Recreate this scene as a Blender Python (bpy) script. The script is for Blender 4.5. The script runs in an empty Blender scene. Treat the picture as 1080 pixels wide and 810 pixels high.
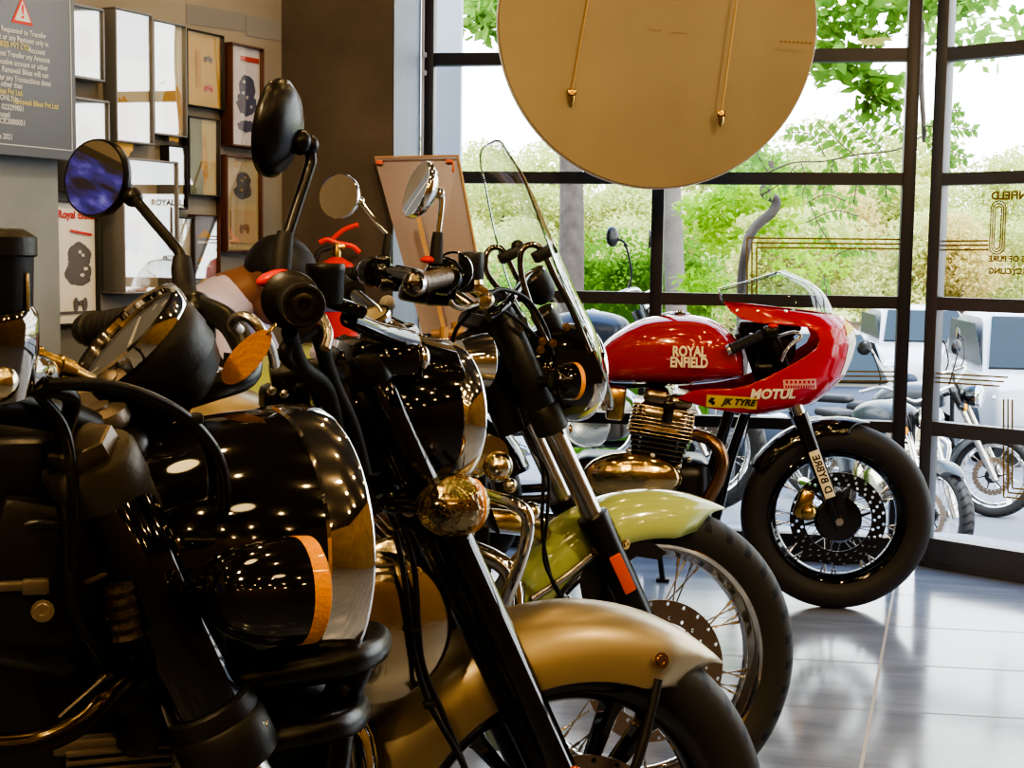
import bpy, bmesh, math, random
from mathutils import Vector, Matrix
from mathutils.geometry import delaunay_2d_cdt
random.seed(7)
sc = bpy.context.scene
col = bpy.data.collections.new('showroom'); sc.collection.children.link(col)
PI = math.pi
def R(d): return math.radians(d)
def V(*a): return Vector(a)
# ------------------------------------------------------------------ camera
FPX = 1450.0; PIT = R(5.33); ROLL = R(.77); CH = 1.18
CROT = Matrix.Rotation(PI/2-PIT, 3, 'X') @ Matrix.Rotation(ROLL, 3, 'Z')
cd = bpy.data.cameras.new('camera'); cam = bpy.data.objects.new('camera', cd); col.objects.link(cam)
cam.matrix_world = Matrix.Translation((0, 0, CH)) @ CROT.to_4x4()
cd.sensor_fit = 'HORIZONTAL'; cd.sensor_width = 36; cd.lens = 36*FPX/1080; cd.clip_start = .02; cd.clip_end = 300
sc.camera = cam
def ray(px, py): return CROT @ V((px-540)/FPX, -(py-405)/FPX, -1)
def atY(px, py, Y):
    d = ray(px, py); return V(0, 0, CH) + d*(Y/d.y)
def atZ(px, py, z):
    d = ray(px, py); return V(0, 0, CH) + d*((z-CH)/d.z)
def hit(px, py, A, B):           # meets the vertical plane through A and B (xy)
    d = ray(px, py); n = V(B[1]-A[1], A[0]-B[0], 0)
    t = (n.x*A[0]+n.y*A[1])/(n.x*d.x+n.y*d.y); return V(0, 0, CH)+d*t
# ------------------------------------------------------------------ materials
MATS = {}
def nodes(name):
    m = bpy.data.materials.new(name); m.use_nodes = True; nt = m.node_tree
    b = nt.nodes.get('Principled BSDF'); MATS[name] = m; return m, nt, b
def mat(name, c, rough=.5, metal=0, coat=0, coat_r=.03, emit=0, alpha=1, noise=0, nscale=20, bump=0, bscale=60, trans=0, ior=1.45, spec=None):
    m, nt, b = nodes(name); I = b.inputs
    I['Base Color'].default_value = (*c, 1); I['Roughness'].default_value = rough; I['Metallic'].default_value = metal
    I['Coat Weight'].default_value = coat; I['Coat Roughness'].default_value = coat_r; I['Alpha'].default_value = alpha
    I['Transmission Weight'].default_value = trans; I['IOR'].default_value = ior
    if spec is not None: I['Specular IOR Level'].default_value = spec
    if emit: I['Emission Color'].default_value = (*c, 1); I['Emission Strength'].default_value = emit
    tc = nt.nodes.new('ShaderNodeTexCoord')
    if noise:
        n = nt.nodes.new('ShaderNodeTexNoise'); n.inputs['Scale'].default_value = nscale; n.inputs['Detail'].default_value = 6
        nt.links.new(tc.outputs['Object'], n.inputs['Vector'])
        r = nt.nodes.new('ShaderNodeValToRGB'); nt.links.new(n.outputs['Fac'], r.inputs[0])
        r.color_ramp.elements[0].position = .3; r.color_ramp.elements[1].position = .7
        r.color_ramp.elements[0].color = (*[v*(1-noise) for v in c], 1); r.color_ramp.elements[1].color = (*[min(1, v*(1+noise)) for v in c], 1)
        nt.links.new(r.outputs[0], I['Base Color'])
    if bump:
        n = nt.nodes.new('ShaderNodeTexNoise'); n.inputs['Scale'].default_value = bscale; n.inputs['Detail'].default_value = 4
        nt.links.new(tc.outputs['Object'], n.inputs['Vector'])
        bp = nt.nodes.new('ShaderNodeBump'); bp.inputs['Strength'].default_value = bump; bp.inputs['Distance'].default_value = .01
        nt.links.new(n.outputs['Fac'], bp.inputs['Height']); nt.links.new(bp.outputs[0], I['Normal'])
    return m
GLOSS = mat('black_gloss', (.006, .005, .005), .07, 0, .6, .02)
SATIN = mat('black_satin', (.009, .008, .0075), .30, 0, bump=.04, bscale=300)
MATTE = mat('black_matte', (.014, .013, .012), .42, 0, bump=.05, bscale=250)
GREYM = mat('grey_cast_metal', (.17, .14, .11), .38, .7, bump=.05, bscale=300)
CAPM = mat('cast_cap_black', (.085, .075, .06), .42, .3, bump=.08, bscale=300)
RUB = mat('rubber', (.016, .015, .015), .6, bump=.1, bscale=200)
CHROME = mat('chrome', (.82, .80, .77), .05, 1)
CHROMED = mat('dark_chrome', (.30, .27, .24), .08, 1)
STEEL = mat('brushed_steel', (.55, .52, .48), .25, 1, bump=.03, bscale=400)
ALLOY = mat('polished_alloy', (.72, .62, .45), .16, 1, bump=.04, bscale=90)
BRASS = mat('brass_metal', (.55, .36, .12), .22, 1)
DISCM = mat('brake_disc_metal', (.30, .22, .16), .33, 1, bump=.03, bscale=400)
BLACKDISC = mat('drilled_disc_black', (.03, .03, .035), .3, .6)
GOLD = mat('gold_paint', (.40, .33, .215), .36, .8, .15, .15)
GREEN = mat('pale_green_paint', (.40, .49, .19), .14, 0, .8, .03)
RED = mat('red_paint', (.46, .016, .007), .10, 0, .9, .02)
REDF = mat('red_fairing_paint', (.50, .012, .018), .16, 0, .8, .04)
REDP = mat('red_plastic', (.70, .03, .015), .3)
AMBER = mat('amber_lens', (.72, .27, .0), .3, 0, .2, emit=.03, bump=.35, bscale=350)
REFL = mat('orange_reflector', (.60, .075, .0), .25, 0, .6, emit=.04)
LEATHER = mat('tan_leather', (.50, .225, .075), .55, bump=.25, bscale=220)
WHITEP = mat('white_print', (.82, .80, .72), .5)
CREAM = mat('cream_print', (.85, .76, .55), .45)
YEL = mat('yellow_sticker', (.80, .58, .02), .4)
INK = mat('black_ink', (.01, .01, .01), .5)
MIRROR = mat('mirror_glass', (.9, .9, .9), .01, 1)
SPRING = mat('copper_bellows', (.045, .03, .02), .5, .3, bump=.5, bscale=90)
WIRE = mat('cable_black', (.012, .011, .011), .28)
def glassmat(name, tint=(1, 1, 1), refl=1.0, base=.0, rough=.0):
    m, nt, b = nodes(name); nt.nodes.remove(b); out = nt.nodes['Material Output']
    t = nt.nodes.new('ShaderNodeBsdfTransparent'); t.inputs[0].default_value = (*tint, 1)
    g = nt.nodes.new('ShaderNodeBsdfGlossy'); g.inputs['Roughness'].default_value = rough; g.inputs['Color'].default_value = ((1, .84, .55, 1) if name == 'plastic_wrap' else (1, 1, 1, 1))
    lw = nt.nodes.new('ShaderNodeLayerWeight'); lw.inputs[0].default_value = .5
    pw = nt.nodes.new('ShaderNodeMath'); pw.operation = 'POWER'; pw.inputs[1].default_value = 4.0; nt.links.new(lw.outputs['Facing'], pw.inputs[0])
    f = nt.nodes.new('ShaderNodeMath'); f.operation = 'MULTIPLY_ADD'; f.inputs[1].default_value = .95; f.inputs[2].default_value = .045; nt.links.new(pw.outputs[0], f.inputs[0])
    ma = nt.nodes.new('ShaderNodeMath'); ma.operation = 'MULTIPLY_ADD'; ma.inputs[1].default_value = refl; ma.inputs[2].default_value = base; ma.use_clamp = True
    mx = nt.nodes.new('ShaderNodeMixShader'); L = nt.links.new
    L(f.outputs[0], ma.inputs[0]); L(ma.outputs[0], mx.inputs[0]); L(t.outputs[0], mx.inputs[1]); L(g.outputs[0], mx.inputs[2]); L(mx.outputs[0], out.inputs[0])
    return m
PANE = glassmat('window_glass', (.95, .98, .98), .7)
SHIELD = glassmat('windscreen_acrylic', (.90, .94, .93), 1.2, .03)
LENS = glassmat('headlamp_lens', (.85, .9, .92), 1.2, .12)
PICG = glassmat('picture_glass', (.97, .97, .97), 1.0, .09)
WRAP = glassmat('plastic_wrap', (.80, .70, .50), 1.0, .34, .03)  # gold tint puts the surroundings' warm reflections into the wrap's colour
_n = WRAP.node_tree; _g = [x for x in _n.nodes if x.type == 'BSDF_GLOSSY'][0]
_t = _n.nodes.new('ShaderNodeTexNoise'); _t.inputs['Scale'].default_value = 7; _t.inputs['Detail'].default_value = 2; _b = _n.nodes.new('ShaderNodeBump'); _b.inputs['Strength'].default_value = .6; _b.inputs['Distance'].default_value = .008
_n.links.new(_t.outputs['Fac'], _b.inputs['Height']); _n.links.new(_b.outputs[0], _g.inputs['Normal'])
# tyre: rubber with shoulder grooves round the wheel, their shade put in the colour
def tyremat(name, nblocks, groove):
    m, nt, b = nodes(name); L = nt.links.new; b.inputs['Base Color'].default_value = (.022, .020, .019, 1); b.inputs['Roughness'].default_value = .55
    tc = nt.nodes.new('ShaderNodeTexCoord'); sp = nt.nodes.new('ShaderNodeSeparateXYZ'); L(tc.outputs['Object'], sp.inputs[0])
    def M(op, a, c=None, d=None):
        n = nt.nodes.new('ShaderNodeMath'); n.operation = op
        for i, v in enumerate((a, c, d)):
            if v is None: continue
            if isinstance(v, (int, float)): n.inputs[i].default_value = v
            else: L(v, n.inputs[i])
        return n.outputs[0]
    an = M('ARCTAN2', sp.outputs[2], sp.outputs[0]); ay = M('ABSOLUTE', sp.outputs[1])
    rr = M('SQRT', M('ADD', M('MULTIPLY', sp.outputs[0], sp.outputs[0]), M('MULTIPLY', sp.outputs[2], sp.outputs[2])))
    ph = M('ADD', M('MULTIPLY', an, nblocks), M('MULTIPLY', ay, 70))
    w = M('GREATER_THAN', M('SINE', ph), .55)
    mask = M('GREATER_THAN', rr, groove)
    h = M('MULTIPLY', M('SUBTRACT', 1, w), 1); h2 = M('MAXIMUM', h, M('SUBTRACT', 1, mask))
    bp = nt.nodes.new('ShaderNodeBump'); bp.inputs['Strength'].default_value = 1.0; bp.inputs['Distance'].default_value = .012
    L(h2, bp.inputs['Height']); L(bp.outputs[0], b.inputs['Normal'])
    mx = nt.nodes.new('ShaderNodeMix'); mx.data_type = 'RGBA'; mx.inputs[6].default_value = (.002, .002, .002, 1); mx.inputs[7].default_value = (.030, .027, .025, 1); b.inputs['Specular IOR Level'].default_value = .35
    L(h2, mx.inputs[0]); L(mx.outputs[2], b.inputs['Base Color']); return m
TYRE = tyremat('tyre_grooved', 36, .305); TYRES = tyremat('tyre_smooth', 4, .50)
# ------------------------------------------------------------------ mesh builder
def frame_from(axis):
    a = Vector(axis).normalized(); up = V(0, 0, 1) if abs(a.z) < .95 else V(1, 0, 0)
    u = up.cross(a).normalized(); v = a.cross(u); return a, u, v
def catmull(P, n=6):
    P = [Vector(p) for p in P]
    if len(P) < 3: return P
    Q = [P[0]*2-P[1]]+P+[P[-1]*2-P[-2]]; out = []
    for i in range(1, len(Q)-2):
        for k in range(n):
            t = k/n; a, b, c, d = Q[i-1:i+3]
            out.append(.5*((2*b)+(c-a)*t+(2*a-5*b+4*c-d)*t*t+(3*b-a-3*c+d)*t**3))
    out.append(P[-1]); return out
class MB:
    def __init__(s): s.v = []; s.f = []
    def add(s, vs, fs):
        o = len(s.v); s.v += [tuple(v) for v in vs]; s.f += [tuple(i+o for i in f) for f in fs]; return s
    def rings(s, rings, closed=True, caps=True, loop=False):
        n = len(rings[0]); vs = [p for r in rings for p in r]; fs = []
        m = len(rings)
        for i in range(m if loop else m-1):
            j = (i+1) % m
            for k in range(n if closed else n-1):
                l = (k+1) % n; fs.append((i*n+k, i*n+l, j*n+l, j*n+k))
        if caps and not loop: fs.append(tuple(range(n))[::-1]); fs.append(tuple((m-1)*n+k for k in range(n)))
        return s.add(vs, fs)
    def tube(s, P, r, seg=12, smooth=True, caps=True, n=6, squash=1):
        P = [Vector(p) for p in P]; rr = r if isinstance(r, (list, tuple)) else None
        if smooth and len(P) > 2:
            Q = catmull(P, n); R_ = [rr[min(len(rr)-1, i//n)]*(1-(i % n)/n)+rr[min(len(rr)-1, i//n+1)]*((i % n)/n) for i in range(len(Q))] if rr else [r]*len(Q)
        else: Q = P; R_ = list(rr) if rr else [r]*len(Q)
        rings = []; u = None
        for i, p in enumerate(Q):
            a = (Q[min(i+1, len(Q)-1)]-Q[max(i-1, 0)]).normalized()
            if u is None: _, u, _ = frame_from(a)
            u = (u-a*u.dot(a)).normalized(); v = a.cross(u)
            rings.append([p+(u*math.cos(t)+v*math.sin(t)*squash)*R_[i] for t in [2*PI*k/seg for k in range(seg)]])
        return s.rings(rings, caps=caps)
    def lathe(s, prof, o=(0, 0, 0), axis=(1, 0, 0), seg=40, closed=False, caps=True):
        a, u, v = frame_from(axis); o = Vector(o)
        rings = [[o+a*x+(u*math.cos(t)+v*math.sin(t))*max(r, 1e-5) for t in [2*PI*k/seg for k in range(seg)]] for x, r in prof]
        return s.rings(rings, caps=caps and not closed, loop=closed)
    def box(s, c, size, M=None, bev=0, seg=2):
        bm = bmesh.new(); bmesh.ops.create_cube(bm, size=1)
        for v in bm.verts: v.co = Vector((v.co.x*size[0], v.co.y*size[1], v.co.z*size[2]))
        if bev: bmesh.ops.bevel(bm, geom=list(bm.edges), offset=bev, segments=seg, profile=.5, affect='EDGES')
        bm.verts.index_update(); M = M or Matrix.Identity(3); c = Vector(c)
        s.add([c+(M @ v.co) for v in bm.verts], [[v.index for v in f.verts] for f in bm.faces]); bm.free(); return s
    def ball(s, c, r, M=None, seg=24, rings=14):
        if isinstance(r, (int, float)): r = (r, r, r)
        c = Vector(c); M = M or Matrix.Identity(3); rr = []
        for i in range(rings+1):
            t = PI*i/rings; q = max(math.sin(t), 1e-4)
            rr.append([c+M @ V(r[0]*q*math.cos(k*2*PI/seg), r[1]*q*math.sin(k*2*PI/seg), -r[2]*math.cos(t)) for k in range(seg)])
        return s.rings(rr)
    def prism(s, poly, o, u, v, d):      # polygon in plane (u,v) at o, thickness vector d
        o, u, v, d = Vector(o), Vector(u), Vector(v), Vector(d)
        return s.rings([[o+u*a+v*b for a, b in poly], [o+u*a+v*b+d for a, b in poly]])
    def patch(s, poly, fn, grid=.02):    # filled outline (a,b) -> fn(a,b) in space
        xs = [p[0] for p in poly]; ys = [p[1] for p in poly]; P = [Vector(p) for p in poly]; n = len(P)
        E = [(i, (i+1) % n) for i in range(n)]; y = min(ys)+grid/2
        def inside(a, b):
            c = False
            for i in range(n):
                x1, y1 = poly[i]; x2, y2 = poly[i-1]
                if (y1 > b) != (y2 > b) and a < (x2-x1)*(b-y1)/(y2-y1)+x1: c = not c
            return c
        while y < max(ys):
            x = min(xs)+grid/2
            while x < max(xs):
                if inside(x, y) and min((Vector((x, y))-p).length for p in P[:n]) > grid*.45: P.append(Vector((x, y)))
                x += grid
            y += grid
        vs, es, fs, *_ = delaunay_2d_cdt(P, E, [], 1, 1e-6)
        return s.add([fn(v.x, v.y) for v in vs], fs)
    def grid(s, fn, nu, nv):
        vs = [fn(i/nu, j/nv) for i in range(nu+1) for j in range(nv+1)]
        return s.add(vs, [(i*(nv+1)+j, (i+1)*(nv+1)+j, (i+1)*(nv+1)+j+1, i*(nv+1)+j+1) for i in range(nu) for j in range(nv)])
    def mesh(s, name, m, angle=40, flat=False):
        me = bpy.data.meshes.new(name); me.from_pydata([tuple(v) for v in s.v], [], s.f); me.validate(); 
        bm = bmesh.new(); bm.from_mesh(me); bmesh.ops.recalc_face_normals(bm, faces=bm.faces); bm.to_mesh(me); bm.free()
        me.materials.append(m)
        if not flat:
            me.shade_smooth(); me.set_sharp_from_angle(angle=R(angle))
        return me
    def build(s, name, m, parent=None, loc=(0, 0, 0), angle=40, flat=False, solid=0):
        o = bpy.data.objects.new(name, s.mesh(name, m, angle, flat)); col.objects.link(o); o.parent = parent; o.location = loc
        if solid:
            md = o.modifiers.new('thickness', 'SOLIDIFY'); md.thickness = solid; md.offset = 0
        return o
def link(name, me, parent=None, loc=(0, 0, 0)):
    o = bpy.data.objects.new(name, me); col.objects.link(o); o.parent = parent; o.location = loc; return o
def empty(name, loc=(0, 0, 0), rz=0, parent=None):
    o = bpy.data.objects.new(name, None); col.objects.link(o); o.location = loc; o.rotation_euler = (0, 0, rz); o.parent = parent; o.empty_display_size = .1; return o
def tag(o, label=None, cat=None, group=None, kind=None):
    if label: o['label'] = label
    if cat: o['category'] = cat
    if group: o['group'] = group
    if kind: o['kind'] = kind
    return o
def struct(o): o['kind'] = 'structure'; return o
def text_mesh(body, size, bold=.0, extrude=.0, align='CENTER', sx=1.0, shear=0, space=1.0, lead=1.0):
    c = bpy.data.curves.new('t', 'FONT'); c.body = body; c.size = size; c.offset = bold; c.extrude = extrude; c.align_x = align; c.align_y = 'CENTER'
    c.shear = shear; c.space_character = space; c.space_line = lead; c.resolution_u = 3; o = bpy.data.objects.new('t', c); col.objects.link(o)
    bpy.context.view_layer.update(); dg = bpy.context.evaluated_depsgraph_get(); me = bpy.data.meshes.new_from_object(o.evaluated_get(dg))
    vs = [(v.co.x*sx, v.co.y, v.co.z) for v in me.vertices]; fs = [tuple(p.vertices) for p in me.polygons]
    bpy.data.objects.remove(o); bpy.data.curves.remove(c); bpy.data.meshes.remove(me); return vs, fs
def text(name, body, size, m, fn, parent=None, **k):     # fn maps (a,b) in text plane to space
    vs, fs = text_mesh(body, size, **k); b = MB(); b.add([fn(v[0], v[1]) for v in vs], fs)
    me = bpy.data.meshes.new(name); me.from_pydata(b.v, [], b.f); me.materials.append(m); return link(name, me, parent)
def curve_plate(splines, thick, bevel=0):   # flat plate with holes: list of closed 2D outlines
    c = bpy.data.curves.new('c', 'CURVE'); c.dimensions = '2D'; c.fill_mode = 'BOTH'; c.extrude = thick/2; c.bevel_depth = bevel
    for sp in splines:
        s = c.splines.new('POLY'); s.points.add(len(sp)-1); s.use_cyclic_u = True
        for i, p in enumerate(sp): s.points[i].co = (p[0], p[1], 0, 1)
    o = bpy.data.objects.new('c', c); col.objects.link(o); bpy.context.view_layer.update(); dg = bpy.context.evaluated_depsgraph_get()
    me = bpy.data.meshes.new_from_object(o.evaluated_get(dg)); bpy.data.objects.remove(o); bpy.data.curves.remove(c); return me
def circ(cx, cy, r, n=16): return [(cx+r*math.cos(2*PI*k/n), cy+r*math.sin(2*PI*k/n)) for k in range(n)]
# ------------------------------------------------------------------ motorcycle kit (bike frame: x forward, y left, z up, origin under the front axle)
class Bike:
    def __init__(s, O, deg):
        s.O = Vector((O[0], O[1], O[2] if len(O) > 2 else 0)); s.a = R(deg)
    def root(s, label, group=None):
        s.t = empty('motorcycle', s.O, s.a); tag(s.t, label, 'motorcycle', group); return s.t
    def L(s, px, py, yl):       # photo direction met with the bike's own plane y = yl
        M = Matrix.Rotation(-s.a, 3, 'Z'); d = M @ ray(px, py); o = M @ (V(0, 0, CH)-s.O); return o+d*((yl-o.y)/d.y)
    def P(s, L): return [s.L(*p) for p in L]
_cache = {}
def wheel(parent, ax, r=.3315, rim_r=.250, tw=.05, kind='spoke', rimm=None, disc_side=-1, discm=None, disc_r=.15, detail=True, tyre=None, name='front_wheel', holes=48):
    rimm = rimm or CHROME; discm = discm or DISCM; w = empty(name, ax, 0, parent)
    key = (r, rim_r, tw, kind, rimm.name, detail)
    if key not in _cache:
        d = {}; h = r-rim_r
        prof = [(-tw*.62, rim_r), (-tw*.9, rim_r+h*.22), (-tw, rim_r+h*.5), (-tw*.88, rim_r+h*.75), (-tw*.6, rim_r+h*.92), (-tw*.3, rim_r+h*.985), (0, r),
                (tw*.3, rim_r+h*.985), (tw*.6, rim_r+h*.92), (tw*.88, rim_r+h*.75), (tw, rim_r+h*.5), (tw*.9, rim_r+h*.22), (tw*.62, rim_r)]
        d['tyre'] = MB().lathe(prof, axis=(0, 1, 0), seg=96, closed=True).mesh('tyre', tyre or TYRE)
        q = tw*.62
        rp = [(-q, rim_r+.006), (-q-.003, rim_r), (-q, rim_r-.006), (-q*.9, rim_r-.012), (-q*.72, rim_r-.014), (-q*.55, rim_r-.024), (0, rim_r-.030), (q*.55, rim_r-.024), (q*.72, rim_r-.014), (q*.9, rim_r-.012), (q, rim_r-.006), (q+.003, rim_r), (q, rim_r+.006)]
        if kind == 'alloy': rp = [(-q, rim_r+.005), (-q-.002, rim_r-.004), (-q*.9, rim_r-.022), (-q*.6, rim_r-.030), (q*.6, rim_r-.030), (q*.9, rim_r-.022), (q+.002, rim_r-.004), (q, rim_r+.005)]
        d['rim'] = MB().lathe(rp, axis=(0, 1, 0), seg=96, closed=True).mesh('rim', rimm, 50)
        d['hub'] = MB().lathe([(-.05, .018), (-.05, .034), (-.04, .045), (-.032, .045), (-.03, .03), (.03, .03), (.032, .05), (.045, .05), (.05, .034), (.05, .018)], axis=(0, 1, 0)).mesh('hub', MATTE if rimm is not CHROME else STEEL)
        if kind == 'spoke':
            sps = []
            for side in (-1, 1):
                for k in range(2):
                    a0 = 0; a1 = (1 if k else -1)*R(52)
                    m = MB(); p0 = V(math.cos(a0)*.04, side*.034, math.sin(a0)*.04); p1 = V(math.cos(a1)*(rim_r-.028), side*.006, math.sin(a1)*(rim_r-.028))
                    m.tube([p0, p1], .0018, 6); dd = (p1-p0).normalized(); m.tube([p1-dd*.016, p1+dd*.002], .0034, 6)
                    sps.append(m.mesh('spoke', STEEL))
            d['spokes'] = sps
        else:
            sp = []
            for k in range(6):
                for e in (-1, 1):
                    m = MB(); a = R(60*k+e*9); a2 = R(60*k+e*4)
                    A = V(math.cos(a2)*.03, 0, math.sin(a2)*.03); B = V(math.cos(a)*(rim_r-.02), 0, math.sin(a)*(rim_r-.02)); t = (B-A).normalized(); n = V(-t.z, 0, t.x)
                    rr = []
                    for f, hw, hy in ((0, .011, .026), (.5, .009, .018), (.9, .012, .022), (1, .02, .028)):
                        c = A.lerp(B, f); rr.append([c+n*hw+V(0, hy*.6, 0), c+n*hw*.5+V(0, hy, 0), c-n*hw*.5+V(0, hy, 0), c-n*hw+V(0, hy*.6, 0), c-n*hw+V(0, -hy*.6, 0), c-n*hw*.5+V(0, -hy, 0), c+n*hw*.5+V(0, -hy, 0), c+n*hw+V(0, -hy*.6, 0)])
                    m.rings(rr); sp.append(m.mesh('spoke', rimm, 30))
            d['spokes'] = sp
        _cache[key] = d
    d = _cache[key]
    link('tyre', d['tyre'], w); link('rim', d['rim'], w); link('hub', d['hub'], w)
    if kind == 'spoke':
        if detail:
            for side in (0, 1):
                for k in range(9):
                    for j in (0, 1):
                        o = link('spoke', d['spokes'][side*2+j], w); o.rotation_euler = (0, R(40*k+10*side+20*j), 0)
        else:
            m = MB()
            for side in (0, 1):
                for k in range(9):
                    for j in (0, 1):
                        me = d['spokes'][side*2+j]; M = Matrix.Rotation(R(40*k+10*side+20*j), 3, 'Y')
                        m.add([M @ v.co for v in me.vertices], [tuple(p.vertices) for p in me.polygons])
            m.build('spokes', STEEL, w)
    else:
        for me in d['spokes']: link('spoke', me, w)
    if disc_r:
        kd = ('disc', disc_r, holes, discm.name)
        if kd not in _cache:
            H = [circ(0, 0, disc_r, 96), circ(0, 0, disc_r*.70, 64)]
            per = 3 if holes > 60 else 2; n = holes//per
            for k in range(n):
                for j in range(per):
                    a = 2*PI*(k+.33*j)/n; rr = disc_r*(.76+.19*j/(per-1)); H.append(circ(rr*math.cos(a), rr*math.sin(a), .0052 if holes > 60 else .0042, 10))
            me = curve_plate(H, .004); me.materials.append(discm)
            c = MB()
            for k in range(6):
                a = 2*PI*k/6; a2 = a+.35; c.prism([(0, -.006), (disc_r*.45, -.004), (disc_r*.45, .004), (0, .006)], V(math.cos(a)*.04, 0, math.sin(a)*.04), (V(math.cos(a2), 0, math.sin(a2))), V(-math.sin(a2), 0, math.cos(a2)), V(0, .004, 0))
            c.lathe([(-.003, .03), (-.003, .055), (.006, .055), (.006, .03)], axis=(0, 1, 0))
            _cache[kd] = (me, c.mesh('disc_carrier', MATTE))
        o = link('brake_disc', _cache[kd][0], w, (0, disc_side*.068, 0)); o.rotation_euler = (PI/2, 0, 0)
        link('disc_carrier', _cache[kd][1], w, (0, disc_side*.066, 0))
    MB().tube([(0, -.12, 0), (0, .12, 0)], .009, 16).lathe([(0, .014), (.012, .014)], (0, -.125, 0), (0, 1, 0), 6).build('axle', STEEL, w)
    return w
def fender(parent, ax, r, a0, a1, hw, skirt, m, name='front_fender', lip=True, n=40, taper=.0, seg=14, nose=.35, slant=10):
    # arc from a0 (front) to a1 (rear), degrees above horizontal forward
    b = MB(); rings = []
    for i in range(n+1):
        t = i/n; a = R(a0+(a1-a0)*t); e = min(1, t/.16+nose)**.6 if nose < 1 else 1
        w = hw*(e if t < .16 else 1); sk = skirt*(1 if t > .12 else (.75+.25*t/.12))
        row = []
        for k in range(seg+1):
            u = -1+2*k/seg; y = w*math.sin(u*PI/2*.98) if abs(u) < 1 else w*u
            dr = -sk*(abs(u)**2.4)
            row.append((y, dr))
        if lip: row = [(-w*1.0, -sk-.006), (-w*1.05, -sk-.004), (-w*1.04, -sk+.001)]+row[1:-1]+[(w*1.04, -sk+.001), (w*1.05, -sk-.004), (w*1.0, -sk-.006)]
        rr = []
        for y, dr in row:
            a2 = a+R(slant)*min(1.2, abs(y)/w)**2*max(0, 1-t/.35)**1.5; rr.append(V(ax[0]+math.cos(a2)*(r+dr), y, ax[2]+math.sin(a2)*(r+dr)))
        rings.append(rr)
    b.rings(rings, closed=False, caps=False)
    return b.build(name, m, parent, angle=60, solid=.003)
def headlamp(parent, c, r, depth, yaw=0, pitch=-3, shell=None, bez=None, bezw=.035, band=.0):
    M = Matrix.Rotation(R(yaw), 3, 'Z') @ Matrix.Rotation(R(-pitch), 3, 'Y'); ax = M @ V(1, 0, 0)
    shell = shell or GLOSS; bez = bez or CHROME; c = Vector(c)
    P = []
    for i in range(15):
        t = i/14*PI/2; P.append((-bezw-depth*math.cos(t), r*.985*math.sin(t)**.8))
    h = MB().lathe(P+[(-bezw+.001, r*.985)], c, ax, 56).build('headlamp', shell, parent, angle=50)
    MB().lathe([(-bezw-.002, r*.985), (-bezw, r*1.005), (-bezw*.6, r*1.02), (-.004, r*1.02), (0, r*1.0), (.001, r*.95), (-.006, r*.92), (-.01, r*.92)], c, ax, 64, caps=False).build('bezel', bez, h)
    MB().lathe([(0, r*.93), (.010, r*.8), (.018, r*.55), (.023, r*.28), (.025, 0)], c, ax, 48, caps=False).build('lens', LENS, h)
    MB().lathe([(-.008, r*.93), (-.03, r*.75), (-.055, r*.45), (-.065, 0)], c, ax, 48, caps=False).build('reflector', CHROME, h)
    MB().lathe([(-.065, .02), (-.02, .02), (-.015, .012)], c, ax, 20).build('bulb', STEEL, h)
    return h
def signal(parent, c, r, ln, axis=(1, 0, 0), stalk=None, body=None, lens_len=.007, wrap=False):
    c = Vector(c); a = Vector(axis).normalized(); body = body or GLOSS
    P = [(-ln+ln*.9*(1-math.cos(t)), r*math.sin(t)**.75) for t in [PI/2*i/10 for i in range(11)]]
    o = MB().lathe(P, c, a, 40).build('turn_signal', body, parent, angle=50)
    MB().lathe([(-ln*.1-.001, r*1.01), (lens_len*.5, r*1.0), (lens_len, r*.85), (lens_len*1.5, r*.5), (lens_len*1.7, 0)], c, a, 40).build('lens', AMBER, o)
    if stalk: MB().tube([c-a*ln*.5]+[Vector(p) for p in stalk], [r*.45]+[r*.32]*len(stalk), 14, smooth=False).build('stalk', body, o)
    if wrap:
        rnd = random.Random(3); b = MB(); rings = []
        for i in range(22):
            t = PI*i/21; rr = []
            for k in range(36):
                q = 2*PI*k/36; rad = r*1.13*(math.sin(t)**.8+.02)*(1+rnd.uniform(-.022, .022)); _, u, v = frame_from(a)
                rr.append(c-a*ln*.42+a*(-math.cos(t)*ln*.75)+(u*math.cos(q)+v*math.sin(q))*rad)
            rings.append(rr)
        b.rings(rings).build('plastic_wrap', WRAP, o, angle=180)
    return o
def mirror(parent, c, r, n, stem, boot, shell=None, ball=None, tilt=1.0, depth=.022, stem_r=.0055, bm=None):
    # round mirror: glass looks along n ; stem is a list of points down to the boot
    shell = shell or SATIN; n = Vector(n).normalized(); c = Vector(c)
    o = MB().lathe([(.004, r*.90), (.0045, r*.97), (0, r), (-.006, r*.99), (-depth*.6, r*.82), (-depth*.92, r*.5), (-depth*1.02, r*.2), (-depth*1.03, 0)], c, n, 56, caps=False).build('mirror', shell, parent, angle=60)
    MB().lathe([(.0042, r*.935), (.0042, 0)], c, n, 56, caps=False).build('mirror_glass', MIRROR, o)
    MB().tube(stem, stem_r, 12, n=5).ball(stem[0], stem_r*2.3).ball(stem[1], stem_r*1.9).build('stem', ball or shell, o)
    if boot: MB().tube(boot, [.009, .0108, .0112, .0115], 16, smooth=False).build('boot', bm or RUB, o)
    return o
def cyl(name, m, parent, a, b, r, seg=32, bev=.003):
    a, b = Vector(a), Vector(b); ln = (b-a).length
    return MB().lathe([(0, r-bev), (bev, r), (ln-bev, r), (ln, r-bev)], a, b-a, seg).build(name, m, parent)
def bolt(mb, c, axis, r=.006, h=.005):
    return mb.lathe([(0, r*1.4), (h*.4, r*1.4), (h*.41, r), (h, r*.9), (h, r*.5), (h*.6, r*.45)], c, axis, 12)
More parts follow.
